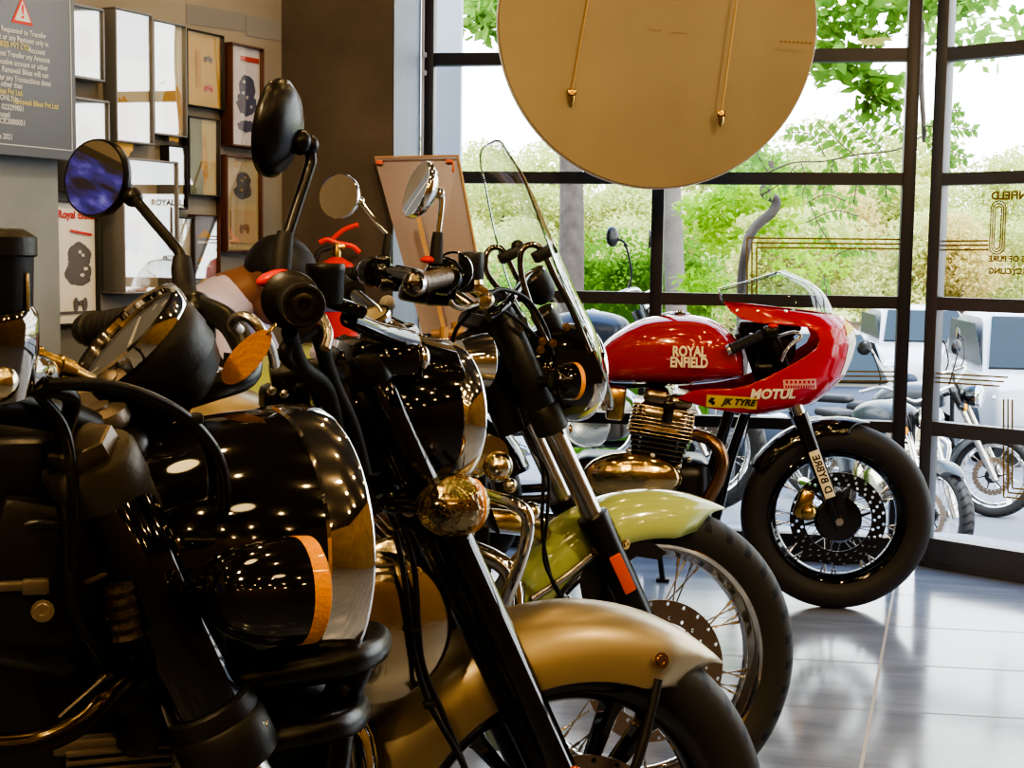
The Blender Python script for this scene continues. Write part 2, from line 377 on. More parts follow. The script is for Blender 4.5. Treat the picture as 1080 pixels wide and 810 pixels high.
def tank(parent, secs, m, cap=None, name='fuel_tank', seg=28, capm=None):
    # secs: (x, z_mid, half_width, up, down)
    rings = []
    for x, z, w, up, dn in secs:
        rr = []
        for k in range(seg):
            t = 2*PI*k/seg; c, s = math.cos(t), math.sin(t)
            rr.append(V(x, w*math.copysign(abs(c)**.75, c), z+(up if s > 0 else dn)*math.copysign(abs(s)**.8, s)))
        rings.append(rr)
    # smooth along x
    R2 = []
    for i in range(len(rings)-1):
        for q in range(4):
            t = q/4; r0, r1, r2, r3 = rings[max(i-1, 0)], rings[i], rings[i+1], rings[min(i+2, len(rings)-1)]
            R2.append([.5*((2*b)+(c-a)*t+(2*a-5*b+4*c-d)*t*t+(3*b-a-3*c+d)*t**3) for a, b, c, d in zip(r0, r1, r2, r3)])
    R2.append(rings[-1])
    o = MB().rings(R2).build(name, m, parent, angle=60)
    if cap:
        MB().lathe([(0, .034), (.006, .036), (.010, .030), (.012, .028), (.013, .010), (.018, .009), (.018, 0)], cap, (0, 0, 1), 32).build('filler_cap', capm or STEEL, o)
    return o
def engine(parent, x, z, fin=None, case=None, cover=None, w=.15, dark=False, s=1.0):
    fin = fin or ALLOY; case = case or GREYM; cover = cover or ALLOY
    o = MB().box((x-.06, 0, z-.17), (.44*s, w*1.7, .20), bev=.05, seg=4).box((x-.20, 0, z-.08), (.16, w*1.2, .14), bev=.03).build('engine', case, parent)
    for y in (-1, 1):
        MB().lathe([(0, .13*s), (.02, .128*s), (.035, .11*s), (.042, .07*s), (.044, 0)], (x-.02, y*w*.84, z-.18), (0, y, 0), 44).lathe([(0, .09*s), (.02, .088*s), (.03, .07*s), (.033, 0)], (x-.19, y*w*.84, z-.16), (0, y, 0), 36).build('side_cover', cover, o)
    b = MB(); A = V(x+.03, 0, z-.09); up = V(.22, 0, .975)
    for i in range(9):
        c = A+up*(.017*i); b.box(c, (.17*s, w*1.55, .006), Matrix.Rotation(R(12.7), 3, 'Y'), bev=.0028)
    b.box(A+up*.07, (.12*s, w*1.2, .16), Matrix.Rotation(R(12.7), 3, 'Y'), bev=.02); b.build('cylinder_fins', fin, o)
    b = MB(); b.box(A+up*.185, (.17*s, w*1.5, .055), Matrix.Rotation(R(12.7), 3, 'Y'), bev=.022, seg=4)
    for y in (-1, 1): b.ball(A+up*.19+V(0, y*w*.5, 0), (.07, .05, .035)); bolt(b, A+up*.2+V(-.02, y*w*.76, 0), (0, y, 0), .007)
    b.build('rocker_cover', cover, o); return o
def frame_tubes(parent, paths, r, m, name='frame'):
    b = MB()
    for p in paths: b.tube(p, r, 12)
    return b.build(name, m, parent)
def rear_end(parent, wb=1.38, m=None, seatm=None, pipe=None, seat=True, r=.325, head=True):
    wheel(parent, (-wb, 0, r), r, r-.085, .062, 'spoke', CHROME, 1, detail=False, name='rear_wheel')
    fender(parent, (-wb, 0, r), r+.045, 130, 15 if False else 20, .085, .05, m or GLOSS, 'rear_fender', nose=1)
    b = MB()
    for y in (-1, 1): b.tube([(-wb-.02, y*.13, r), (-wb+.5, y*.12, r+.05)], .017).tube([(-wb, y*.14, r+.02), (-wb+.09, y*.14, .72)], [.026, .026], 16)
    b.build('swingarm', SATIN, parent)
    if seat:
        MB().box((-.98, 0, .80), (.34, .27, .07), bev=.032, seg=4).box((-1.30, 0, .85), (.32, .22, .06), bev=.028, seg=4).build('seat', seatm or RUB, parent)
    b = MB().tube([(-.42, -.08, .62), (-.32, -.12, .55), (-.36, -.15, .34), (-.55, -.17, .27), (-.9, -.18, .28)] if head else [(-.55, -.15, .22), (-.7, -.17, .25), (-.9, -.18, .28)], .019, 14)
    b.lathe([(0, .02), (.06, .045), (.55, .047), (.6, .03), (.6, .022)], (-.88, -.18, .28), (-1, 0, .06), 28); b.build('exhaust', pipe or CHROME, parent)
def grip(parent, a, b, r=.016, m=None, endm=None):
    a, b = Vector(a), Vector(b); d = (b-a); ln = d.length
    P = [(0, r*.8), (.004, r*1.15), (.010, r*1.15), (.012, r)]
    k = 8
    for i in range(k): x = .015+(ln-.03)*i/k; P += [(x, r*.94), (x+.004, r*1.03), (x+(ln-.03)/k*.8, r*1.03)]
    P += [(ln-.004, r*1.1), (ln, r*1.2)]
    o = MB().lathe(P, a, d, 28).build('grip', m or RUB, parent)
    MB().lathe([(-.012, r*.55), (-.012, r*.95), (-.008, r*1.05), (.001, r*1.05)], a, d, 24).build('bar_end', endm or MATTE, o); return o
# ================================================================== motorcycle 1: black cruiser, nearest
b1 = Bike((-.023, 1.143), 18)
t1 = b1.root('black motorcycle nearest the camera, with round gauge and large black headlamp')
L1 = b1.L
def fork(bk, parent, y, top, bot, z_clamp, r_up, r_mid, r_low, m_up, m_mid, m_low, z_mid=None, cap=True):
    # one leg: upper tube / inner tube / slider, each its own child of the leg
    T = V(top[0], y, top[1]); B = V(bot[0], y, bot[1]); d = (B-T).normalized()
    def at(z): return T+(B-T)*((T.z-z)/(T.z-B.z))
    A = at(z_clamp)
    leg = MB().lathe([(0, r_up*.9), (.004, r_up), ((A-T).length-.002, r_up), ((A-T).length, r_up*.96)], T, d, 40).build('fork_leg', m_up, parent)
    MZ = at(z_mid) if z_mid else A
    if z_mid: MB().tube([A-d*.02, MZ+d*.02], r_mid, 32, smooth=False).build('fork_tube', m_mid, leg)
    E_ = (B-MZ).length
    MB().lathe([(-.006, r_low*.7), (-.004, r_low*.98), (0, r_low), (.05, r_low*.98), (E_*.8, r_low*.9), (E_, r_low*.85), (E_+.03, r_low*.8), (E_+.032, r_low*.3)], MZ, d, 36).build('fork_slider', m_low, leg)
    return leg, at, d
for y in (-.11, .11):
    leg, at, d = fork(b1, t1, y, (-.310, 1.018), (-.01, .33), .845, .0300, .0215, .030, GLOSS, STEEL, SATIN, z_mid=.70)
    T = V(-.310, y, 1.018); d = (d+V(0, .32, 0)).normalized()
    c = MB().lathe([(-.026, .027), (-.026, .031), (-.022, .0335), (.004, .0335), (.006, .0325), (.032, .0318), (.033, .0295)], T, d, 44)
    c.build('fork_cap', CAPM, leg)
    h = MB().lathe([(-.0385, .021), (-.0375, .0235), (-.027, .0245), (-.0255, .0245)], T, d, 6); h.build('cap_bolt', GREYM, leg, angle=20)
    A = at(.845); d = (at(.5)-A).normalized()
    MB().lathe([(-.014, .0305), (-.012, .033), (0, .034), (.001, .0335), (.004, .0355), (.034, .0355), (.037, .033), (.038, .022)], A, d, 44).build('lower_clamp', MATTE, leg)
    k = MB(); bolt(k, A+V(.031, -.012 if y < 0 else .012, -.005), (1, 0, -.1), .006); bolt(k, T+V(.030, 0, -.004), (1, 0, .1), .0055); k.build('pinch_bolt', STEEL, leg)
# triple clamps, steering head, frame front
cl = MB().box((-.335, 0, .995), (.075, .17, .028), Matrix.Rotation(R(18), 3, 'Y'), bev=.01).box((-.285, 0, .862), (.075, .22, .032), Matrix.Rotation(R(18), 3, 'Y'), bev=.01)
cl.lathe([(0, .030), (.20, .032)], (-.345, 0, 1.03), (.33, 0, -1)).build('triple_clamp', SATIN, t1)
MB().lathe([(0, .024), (.004, .026), (.012, .025), (.016, .014), (.018, .014), (.020, 0)], L1(103, 442, -.05)+V(0, 0, -.008), (-.30, -.12, .95), 32).build('steering_stem_nut', GREYM, t1)
wheel(t1, (-.05, 0, .33), .33, .245, .055, 'alloy', MATTE, -1)
fender(t1, (-.05, 0, .33), .365, 30, 205, .075, .06, GLOSS)
# headlamp
headlamp(t1, (-.146, 0, .946), .111, .165, yaw=16, pitch=-2, bezw=.036)
# bracket bars between fork and headlamp, and the black hoops below it
br = MB()
br.tube([L1(190, 571, -.12), L1(300, 572, -.105), L1(338, 585, -.085), L1(352, 620, -.06)], .0068, 14).tube([L1(195, 600, -.12), L1(300, 600, -.10)], .006, 12)
br.box(L1(250, 586, -.105), (.10, .012, .022), bev=.004); br.build('headlamp_bracket', GLOSS, t1)
for zz, px0 in (((703), 280), ((775), 270)):
    dx = 0 if zz == 703 else -22
    P = [L1(px0-30, zz+14, -.10), L1(345+dx, zz-2, -.10), L1(385+dx, zz-12, -.08), L1(398+dx, zz-22, -.03), L1(392+dx, zz-34, .03), L1(340+dx, zz-34, .08)]
    MB().tube(P, .0112, 18).build('guard_hoop', SATIN, t1)
MB().tube([L1(378, 690, 0), L1(358, 745, 0), L1(345, 840, 0)], .016, 14).build('guard_post', SATIN, t1)
k = MB(); bolt(k, L1(362, 728, -.02), (.2, -1, 0), .0035); k.build('guard_bolt', GREYM, t1)
MB().lathe([(-.05, .03), (-.04, .06), (0, .072), (.03, .068), (.05, .04)], L1(292, 745, .06), (.95, -.3, .1), 36).build('horn', MATTE, t1)
# right turn signal
signal(t1, L1(321, 622, -.155), .0375, .070, (1, .24, -.05), [L1(225, 622, -.13), L1(205, 620, -.11)])
# gauge
G = L1(149, 367, 0); gn = V(-.69, -.17, .70).normalized()
gv = MB().lathe([(.0, .047), (-.002, .0500), (-.016, .0510), (-.030, .0500), (-.032, .0485), (-.042, .0475), (-.044, .0460), (-.058, .039), (-.067, .026), (-.070, 0)], G+gn*.012, gn, 56, caps=False).build('instrument_gauge', MATTE, t1, angle=60)
MB().lathe([(.0, .0455), (.006, .047), (.0075, .0495), (.006, .0525), (0, .053), (-.006, .052)], G+gn*.012, gn, 64, caps=False).build('bezel', CHROME, gv)
MB().lathe([(.002, .0465), (.002, 0)], G+gn*.012, gn, 48, caps=False).build('dial_glass', glassmat('dial_cover', (.9, .9, .9), 1.2, .15), gv)
MB().lathe([(-.004, .0465), (-.004, 0)], G+gn*.012, gn, 48, caps=False).build('dial', mat('dial_face', (.12, .11, .09), .4), gv)
_, gu, gw = frame_from(gn); c0 = G+gn*.0095
q = MB().prism([(-.002, -.01), (.002, -.01), (.0006, .036), (-.0006, .036)], c0, gw*.8+gu*.6, gn.cross(gw*.8+gu*.6), gn*.001)
for i in range(13):
    a = R(-220+20*i+100); u_ = gu*math.cos(a)+gw*math.sin(a); q.box(c0+u_*.039, (.0016, .006, .0008), Matrix((u_.cross(gn), u_, gn)).transposed())
q.build('dial_marks', WHITEP, gv)
MB().tube([G+V(.03, 0, -.04), (-.30, 0, 1.03)], .012).build('gauge_bracket', SATIN, t1)
# handlebar
bar = [L1(215, 412, .06), L1(262, 392, .09), L1(250, 352, .13), L1(230, 332, .17), L1(203, 325, .22), L1(160, 336, .28), L1(118, 346, .36)]
barR = [V(v.x-.10, -v.y, v.z) for v in bar]
MB().tube([V(-.33, .03, 1.04)]+bar, .0112, 20).build('handlebar', SATIN, t1)
grip(t1, bar[-1]+V(-.02, .03, -.003), bar[-2]+V(0, -.01, 0), .0165)
MB().ball(L1(205, 326, .21), (.018, .026, .017)).box(L1(215, 345, .20), (.02, .03, .03), bev=.006).build('clutch_perch', SATIN, t1)
MB().tube([L1(216, 345, .18), L1(228, 375, .18), L1(238, 385, .17), L1(240, 372, .17)], .0035, 8).build('clutch_cable', WIRE, t1)
# right-hand side of the bar: reservoir, switchgear, brake lever
RB = L1(-17, 300, -.25)
rv = MB().lathe([(0, .024), (.003, .026), (.050, .0275), (.052, .0285)], RB-V(0, 0, .034), (0, 0, 1), 48).build('brake_reservoir', MATTE, t1)
MB().lathe([(0, .0285), (.001, .0295), (.011, .0295), (.012, .0285), (.016, .022), (.0165, 0)], RB+V(0, 0, .016), (0, 0, 1), 48).build('reservoir_cap', MATTE, rv)
MB().box(RB+V(.024, -.012, -.012), (.002, .006, .038), bev=.0005).build('level_window', STEEL, rv)
sg = MB().lathe([(-.03, .024), (-.026, .030), (0, .031), (.02, .029), (.026, .024)], L1(-18, 362, -.25), (.1, -.3, 1), 36); sg.build('master_cylinder', CHROMED, t1)
MB().lathe([(-.004, .026), (0, .029), (.006, .029), (.010, .024)], L1(-15, 345, -.25), (0, 0, 1), 36).build('clamp_ring', GLOSS, t1)
MB().ball(L1(-2, 403, -.27), .0115).build('lever_ball', ALLOY, t1)
MB().tube([L1(-10, 388, -.25), L1(18, 394, -.24), L1(35, 392, -.22), L1(48, 400, -.2)], [.016, .014, .012, .013], 18).build('switch_housing', CHROMED, t1)
MB().lathe([(0, .006), (.002, .0075), (.012, .0075), (.013, .0065), (.026, .0068), (.027, .008), (.038, .008), (.040, .006), (.055, .0052)], L1(22, 370, -.22), L1(95, 402, -.19)-L1(22, 370, -.22), 20).build('hose_fitting', BRASS, t1)
MB().tube([(-.30, -.04, 1.04), (-.335, -.10, 1.065), (-.385, -.18, 1.085), (-.43, -.27, 1.10), (-.50, -.40, 1.10)], .0125, 16).build('handlebar', MATTE, t1)
grip(t1, (-.54, -.48, 1.095), (-.47, -.345, 1.10), .0165)
# cables
def cables(parent, lists, r=.0035, m=WIRE, L=None, name='cable', n=8):
    for P in lists: MB().tube([L(*p) if abs(p[1]) > 3 else p for p in P], r, 10, n=n).build(name, m, parent)
cables(t1, [[(5, 407, -.23), (60, 405, -.22), (110, 406, -.2), (160, 420, -.18), (205, 448, -.16), (233, 490, -.14), (236, 540, -.12), (215, 575, -.09)]], .0042, L=L1)
cables(t1, [[(60, 405, -.2), (130, 412, -.18), (185, 438, -.16), (218, 470, -.14), (222, 530, -.10), (190, 585, -.08)]], .0036, L=L1)
cables(t1, [[(30, 408, -.18), (75, 420, -.14), (62, 480, -.12), (72, 560, -.13), (78, 640, -.14), (110, 700, -.12)]], .006, L=L1)
cables(t1, [[(40, 415, -.16), (66, 450, -.14), (76, 500, -.145), (78, 600, -.145)], [(165, 470, -.06), (200, 500, -.05), (225, 520, -.04), (210, 560, -.04)], [(140, 430, .02), (180, 455, .02), (200, 480, .0), (190, 560, -.02)],
    [(0, 560, -.12), (50, 552, -.13), (95, 560, -.12)], [(0, 610, -.12), (60, 612, -.12), (120, 632, -.10)], [(0, 655, -.12), (50, 662, -.12), (115, 690, -.10)]], .004, L=L1)
MB().box(L1(207, 441, -.16), (.009, .012, .007), bev=.002).box(L1(224, 472, -.145), (.008, .012, .007), bev=.002).build('cable_clip', MATTE, t1)
# dark hardware behind the fork: head tube, gussets, coolers, unions
hd = MB(); hd.lathe([(0, .036), (.18, .038)], (-.385, 0, 1.00), (.33, 0, -1), 24)
hd.box(L1(20, 560, -.03), (.16, .10, .20), Matrix.Rotation(R(15), 3, 'Y'), bev=.03, seg=4).box(L1(60, 700, .02), (.14, .18, .18), Matrix.Rotation(R(8), 3, 'Y'), bev=.02)
hd.tube([(-.36, 0, .92), (-.30, 0, .70), (-.27, 0, .40), (-.5, 0, .25)], .024, 16).build('frame', SATIN, t1)
gz = MB(); gz.box(L1(48, 605, -.12), (.075, .02, .10), Matrix.Rotation(R(12), 3, 'Y'), bev=.008).box(L1(10, 500, -.10), (.06, .03, .05), bev=.01); gz.build('gusset_plate', SATIN, t1)
k = MB(); bolt(k, L1(45, 644, -.135), (0, -1, .1), .0055); k.build('frame_bolt', STEEL, t1)
MB().lathe([(i*.0042, .0095+.0016*(i % 2)) for i in range(10)], L1(124, 616, -.14), L1(134, 665, -.14)-L1(124, 616, -.14), 24).build('switch_bellows', SPRING, t1)
MB().box(L1(108, 607, -.13), (.026, .003, .004), Matrix.Rotation(R(-20), 3, 'Y'), bev=.001).build('lock_plate', GREYM, t1); MB().box(L1(10, 618, -.13), (.045, .008, .007), bev=.002).box(L1(38, 618, -.13), (.018, .010, .011), bev=.002).build('cable_adjuster', GREYM, t1)
MB().tube([L1(-20, 788, -.16), L1(40, 782, -.16), L1(85, 762, -.16), L1(112, 735, -.15), L1(150, 705, -.12)], .0085, 16).build('engine_guard', mat('bronze_black_tube', (.045, .03, .014), .2, .9), t1)
for P, r_ in (([(62, 756, -.13), (112, 712, -.13)], .0012), ([(148, 690, -.12), (152, 700, -.12)], .0022), ([(172, 720, -.12), (172, 745, -.12), (183, 775, -.12)], .0018)): MB().tube([L1(*p) for p in P], r_, 8).build('stay_wire', STEEL, t1)
cb = MB(); cb.box(L1(130, 770, -.05), (.10, .06, .012), bev=.003)
for i in range(4): cb.box(L1(125, 780+i*9, -.06), (.075, .05, .004), bev=.0015)
cb.build('cooler_fins', GREYM, t1)
MB().box(L1(160, 740, -.10), (.03, .02, .08), Matrix.Rotation(R(20), 3, 'Y'), bev=.008).ball(L1(150, 700, -.1), (.018, .02, .02)).build('horn_bracket', SATIN, t1)
tank(t1, [(-.40, .90, .05, .04, .06), (-.46, .915, .12, .09, .10), (-.62, .92, .16, .11, .10), (-.80, .90, .15, .10, .09), (-.92, .86, .11, .05, .06)], GLOSS, (-.6, 0, 1.025))
engine(t1, -.60, .62, CHROMED, SATIN, GLOSS); rear_end(t1, 1.5, GLOSS)
# left mirror
mirror(t1, L1(102, 188, .43), .042, (-.68, -.72, .12), [L1(128, 200, .42), L1(140, 208, .40), L1(165, 237, .35), L1(187, 263, .31), L1(192, 275, .30)], [L1(192, 272, .30), L1(192, 284, .295), L1(195, 306, .29), L1(200, 325, .26)])
# ================================================================== motorcycle 2: gold fender
b2 = Bike((.079, 1.9475), 17)
t2 = b2.root('gold fendered motorcycle with black headlamp, black alloy front wheel and orange key tag')
L2 = b2.L
for y in (-.105, .105):
    leg, at, d = fork(b2, t2, y, (-.315, 1.045), (.02, .33), .835, .0265, .0215, .036, GLOSS, STEEL, GLOSS, z_mid=.832)
    MB().lathe([(-.01, .029), (-.005, .031), (.03, .031), (.034, .029)], V(-.315, y, 1.045), d, 32).build('fork_cap', SATIN, leg)
    A = at(.85); MB().lathe([(-.018, .029), (-.014, .038), (.012, .040), (.018, .037)], A, d, 36).ball(A+V(-.028, 0, .0), (.022, .02, .03)).build('lower_clamp', SATIN, leg)
    k = MB(); bolt(k, A+V(-.035, -.024 if y < 0 else .024, .004), (0, y, 0), .008); k.build('clamp_bolt', STEEL, leg)
    P = at(.48); MB().lathe([(0, .013), (.004, .013), (.006, .011), (.007, 0)], P+V(.020, -.033 if y < 0 else .033, 0), (.3, y*10, 0), 24).build('reflector', REFL, leg)
wheel(t2, (0, 0, .33), .325, .245, .055, 'alloy', GLOSS, -1, disc_r=.15)
ff = fender(t2, (0, 0, .33), .352, 44, 205, .085, .085, GOLD, lip=True)
k = MB(); bolt(k, L2(697, 697, -.088), (.1, -1, .2), .0085); k.build('fender_bolt', BRASS, ff)
MB().tube([L2(694, 716, -.085), L2(684, 762, -.095), L2(668, 815, -.105), (.02, -.11, .34)], .0072, 12).build('fender_stay', MATTE, t2)
headlamp(t2, (-.177, 0, .960), .101, .15, yaw=18, pitch=-2, bezw=.034)
# nacelle above the lamp: cowl with its edge highlight added as a chrome strip
nb = MB(); rings = []
for px, py, w, h in ((398, 330, .055, .03), (415, 338, .075, .05), (440, 356, .09, .07), (470, 362, .092, .08), (478, 372, .088, .085)):
    c = L2(px, py, 0); rings.append([c+V(0, w*math.cos(t), -h*.55+h*.6*math.sin(t)) for t in [2*PI*k/28 for k in range(28)]])
nb.rings(rings).build('headlamp_cowl', GLOSS, t2)
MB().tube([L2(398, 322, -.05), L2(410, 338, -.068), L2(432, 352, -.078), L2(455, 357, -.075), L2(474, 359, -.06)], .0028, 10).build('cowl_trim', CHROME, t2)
# small clock beside the bar
gc = L2(392, 334, -.06); gn = V(-.35, -.30, .88).normalized()
gg = MB().lathe([(-.03, .015), (-.02, .024), (0, .026)], gc, gn, 32).build('small_gauge', CHROME, t2)
MB().lathe([(0, .026), (.004, .025), (.004, .0215), (.001, .021)], gc, gn, 36, caps=False).build('bezel', CHROME, gg)
MB().lathe([(.0015, .0215), (.0015, 0)], gc, gn, 32, caps=False).build('dial', mat('small_dial', (.35, .30, .2), .2), gg)
MB().ball(L2(409, 320, -.03), .011).build('knob', mat('grey_knob', (.28, .26, .23), .4), gg)
MB().lathe([(-.045, .031), (-.02, .039), (0, .0425), (.002, .0405), (-.02, .035), (-.045, .015)], L2(512, 380, .19), (1, .15, -.02), 44).build('auxiliary_lamp', CHROME, t2)
MB().tube([L2(505, 380, .18), L2(470, 400, .1)], .012).build('auxiliary_lamp_bracket', SATIN, t2)
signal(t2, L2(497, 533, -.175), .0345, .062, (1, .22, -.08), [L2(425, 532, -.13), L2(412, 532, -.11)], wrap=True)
MB().box(L2(515, 545, -.12), (.035, .06, .004), Matrix.Rotation(R(70), 3, 'Y'), bev=.001).build('plate_bracket', SATIN, t2)
# bars
rb = [L2(316, 321, -.43), L2(345, 328, -.34), L2(368, 336, -.26), L2(400, 350, -.16), L2(432, 360, -.09)]
lbz = [V(rb[4].x, 0, rb[4].z+.0)]+[V(p.x+.45*abs(p.y), -p.y, p.z) for p in rb[::-1]]
MB().tube(rb[2:], [.011, .012, .0155], 18).tube([lbz[1], V(-.27, 0, 1.065), rb[4]], .0155, 16).build('handlebar', GLOSS, t2)
MB().tube(lbz[1:], .0115, 16).build('handlebar', GLOSS, t2)
grip(t2, lbz[-1]+(lbz[-1]-lbz[-2])*.3, lbz[-2], .0165)
MB().box(L2(436, 366, -.085), (.018, .03, .04), bev=.006).ball(L2(446, 378, -.10), (.009, .012, .017)).build('bar_riser', CHROME, t2)
grip(t2, L2(320, 322, -.44), L2(305, 316, -.37)+V(.0, 0, 0), .0205)
be2 = MB().lathe([(-.004, .0215), (0, .0222), (.003, .0215), (.0035, .0185), (.001, .018), (.001, .013), (.0045, .0125), (.0055, .010), (.0055, .0065), (.002, .006), (.002, .003), (.004, .0025), (.004, 0)], L2(320, 322, -.452), L2(320, 322, -.46)-L2(305, 316, -.37), 36, caps=False).build('bar_end', mat('bar_end_black', (.04, .035, .03), .22, .6), t2, angle=25)
gh = MB().lathe([(0, .024), (.004, .0305), (.014, .031), (.018, .0285), (.034, .0285), (.036, .030), (.045, .029), (.05, .020)], L2(306, 317, -.405), V(.18, 1, .02), 40); pass
gh = gh.build('switch_housing', SATIN, t2)
MB().ball(L2(288, 293, -.37), (.019, .010, .008), Matrix.Rotation(R(-18), 3, 'Y')).build('kill_switch', REDP, gh)
rvc = L2(343, 299, -.30); rv = MB().lathe([(-.023, .018), (-.020, .0205), (.012, .0215), (.013, .0222), (.021, .0222), (.0225, .021), (.0225, .012), (.0215, .011), (.0215, 0)], rvc, (0, 0, 1), 40).build('brake_reservoir', MATTE, t2)
MB().box(rvc+V(-.004, -.0005, .0225), (.012, .006, .002), bev=.0005).build('cap_mark', GREYM, rv)
MB().box(L2(360, 322, -.28), (.06, .024, .016), Matrix.Rotation(R(18), 3, 'Y'), bev=.006).build('master_cylinder', GLOSS, t2)
for P in ([(340, 335, -.33), (346, 352, -.35), (343, 368, -.36)], ):
    MB().tube([L2(*p) for p in P], .006).build('lever_pivot', STEEL, t2)
MB().tube([L2(330, 345, -.33), L2(300, 372, -.34), L2(330, 400, -.25), L2(352, 440, -.16), L2(395, 540, -.12)], .008, 12).build('hose', RUB, t2)
MB().tube([L2(335, 350, -.32), L2(350, 400, -.22), L2(372, 450, -.17), L2(385, 500, -.15)], .009, 12).build('hose', RUB, t2)
MB().tube([L2(305, 350, -.36), L2(318, 385, -.30), L2(345, 410, -.22), L2(360, 470, -.16)], .009, 12).build('hose', RUB, t2)
lv = MB().tube([L1(*p) for p in ((290, 385, .06), (286, 368, .05), (277, 350, .04), (264, 336, .04), (251, 334, .05), (246, 342, .06), (252, 349, .07))], .0042, 12, squash=1.3)
lv.build('clutch_lever', STEEL, t1)
# mirror (seen from its back)
mirror(t2, L2(289, 135, -.33), .0535, (-.86, .44, .17), [L2(315, 150, -.33), L2(325, 153, -.325), L2(328, 168, -.325), L2(326, 178, -.327), L2(314, 215, -.338), L2(302, 252, -.35)], [L2(301, 246, -.35), L2(298, 262, -.355), L2(296, 285, -.36), L2(296, 298, -.36)], depth=.026, stem_r=.0062)
MB().tube([L2(285, 398, -.20), L2(330, 392, -.20), L2(352, 398, -.15)], .016).box(L2(300, 420, -.15), (.06, .05, .035), bev=.01).box(L2(318, 408, -.22), (.02, .03, .012), bev=.004).build('left_switchgear', SATIN, t2)
MB().ball(L2(287, 412, -.22), .006).ball(L2(300, 415, -.22), .006).build('mount_bolts', STEEL, t2)
MB().box((-.315, 0, 1.03), (.08, .2, .03), Matrix.Rotation(R(25), 3, 'Y'), bev=.01).box((-.25, 0, .845), (.08, .2, .03), Matrix.Rotation(R(25), 3, 'Y'), bev=.01).lathe([(0, .033), (.2, .033)], (-.345, 0, 1.02), (.42, 0, -1)).box(L2(395, 375, -.05), (.10, .16, .05), bev=.02).build('triple_clamp', GLOSS, t2)
tank(t2, [(-.38, .90, .06, .05, .06), (-.44, .91, .13, .085, .09), (-.60, .925, .165, .11, .10), (-.80, .90, .15, .10, .09), (-.92, .86, .11, .05, .06)], GOLD, (-.50, -.04, 1.015))
engine(t2, -.50, .70, ALLOY, GREYM, ALLOY, s=1.05); rear_end(t2, 1.4, GOLD)
MB().lathe([(0, .03), (.02, .085), (.05, .10), (.06, .09), (.066, .05), (.07, 0)], L2(388, 655, -.08), (.1, -1, .05), 40).build('engine_cover', ALLOY, t2)
fx = MB()
for i in range(7): fx.box(L2(392, 590+i*8, -.1), (.045, .08, .004), bev=.0015)
fx.build('cylinder_fins', GREYM, t2)
frame_tubes(t2, [[(-.37, 0, .92), (-.33, 0, .7), (-.31, 0, .35), (-.5, 0, .28), (-.95, 0, .3)], [(-.38, 0, .97), (-.7, 0, .84), (-1.2, 0, .75)]], .018, SATIN)
cables(t2, [[(417, 560, -.15), (425, 600, -.15), (432, 650, -.15), (437, 690, -.15), (452, 740, -.15), (480, 790, -.14), (500, 830, -.13)], [(425, 555, -.145), (437, 600, -.145), (441, 660, -.145), (447, 705, -.145), (470, 760, -.14), (495, 820, -.13)]], .0042, L=L2, name='brake_hose')
MB().box(L2(437, 665, -.15), (.014, .018, .009), bev=.002).box(L2(453, 742, -.15), (.016, .018, .009), Matrix.Rotation(R(-15), 3, 'Y'), bev=.002).build('hose_clip', MATTE, t2)
# key tag hangs from the lever: a thing of its own
c = L1(259, 378, .03); M17 = Matrix.Rotation(b1.a, 3, 'Z'); cw = b1.O+M17 @ c
kt = empty('key_tag', cw, b1.a)
tag(kt, 'oval tan leather key tag hanging beside the round gauge of the nearest motorcycle', 'key tag')
u_ = V(.66, 0, .75).normalized(); w_ = V(-.75, 0, .66).normalized(); kt.scale = (.70, .70, .70)
ov = [(.0395*math.cos(t)*(1+.06*math.cos(t)), .0165*math.sin(t)) for t in [2*PI*k/40 for k in range(40)]]
MB().prism(ov, V(0, .0015, 0), u_, w_, (0, -.003, 0)).build('leather_tab', LEATHER, kt, angle=30)
text('embossed_text', 'MOTORCYCLES', .0085, mat('leather_emboss', (.60, .26, .08), .6), lambda a, b: u_*a+w_*b+V(0, -.0019, 0), kt, sx=.85)
st = MB()
for k in range(44):
    t = 2*PI*k/44; st.box(u_*.036*math.cos(t)+w_*.0138*math.sin(t)+V(0, -.0017, 0), (.0018, .0006, .0007))
st.build('stitching', mat('stitch_thread', (.7, .35, .12), .6), kt)
MB().tube([u_*.036, u_*.042+V(0, -.004, 0), u_*.052, u_*.042+V(0, .004, 0), u_*.036], .0016, 8).build('key_ring', BRASS, kt)
# ================================================================== motorcycle 3: pale green with windscreen
b3 = Bike((.285, 2.8334), 15)
t3 = b3.root('pale green motorcycle with tall clear windscreen and chrome spoked front wheel')
L3 = b3.L
for y in (-.10, .10):
    leg, at, d = fork(b3, t3, y, (-.345, 1.06), (.012, .33), .845, .030, .0215, .033, MATTE, STEEL, SATIN, z_mid=.665)
    A = at(.845); MB().lathe([(-.05, .0305), (-.045, .034), (.004, .034), (.007, .030)], A, d, 36).build('lower_clamp', MATTE, leg)
    MB().lathe([(-.016, .02), (-.012, .028), (.0, .03)], V(-.345, y, 1.06), d, 32).build('fork_cap', MATTE, leg)
    k = MB(); bolt(k, A+V(.03, -.02 if y < 0 else .02, -.0), (1, y*4, 0), .007); bolt(k, at(.60)+V(-.03, -.015 if y < 0 else .015, 0), (-.3, y*9, 0), .008); bolt(k, at(.60)+V(.035, -.01 if y < 0 else .01, .01), (.5, y*9, 0), .008); k.build('bolt', BRASS, leg)
    P = at(.555); dd = d; uu = V(0, 1, 0).cross(dd)
    MB().box(P+uu*(-.0)+V(0, -.032 if y < 0 else .032, 0), (.026, .008, .085), Matrix((uu, V(0, 1, 0), -dd)).transposed(), bev=.0035).build('reflector', REFL, leg)
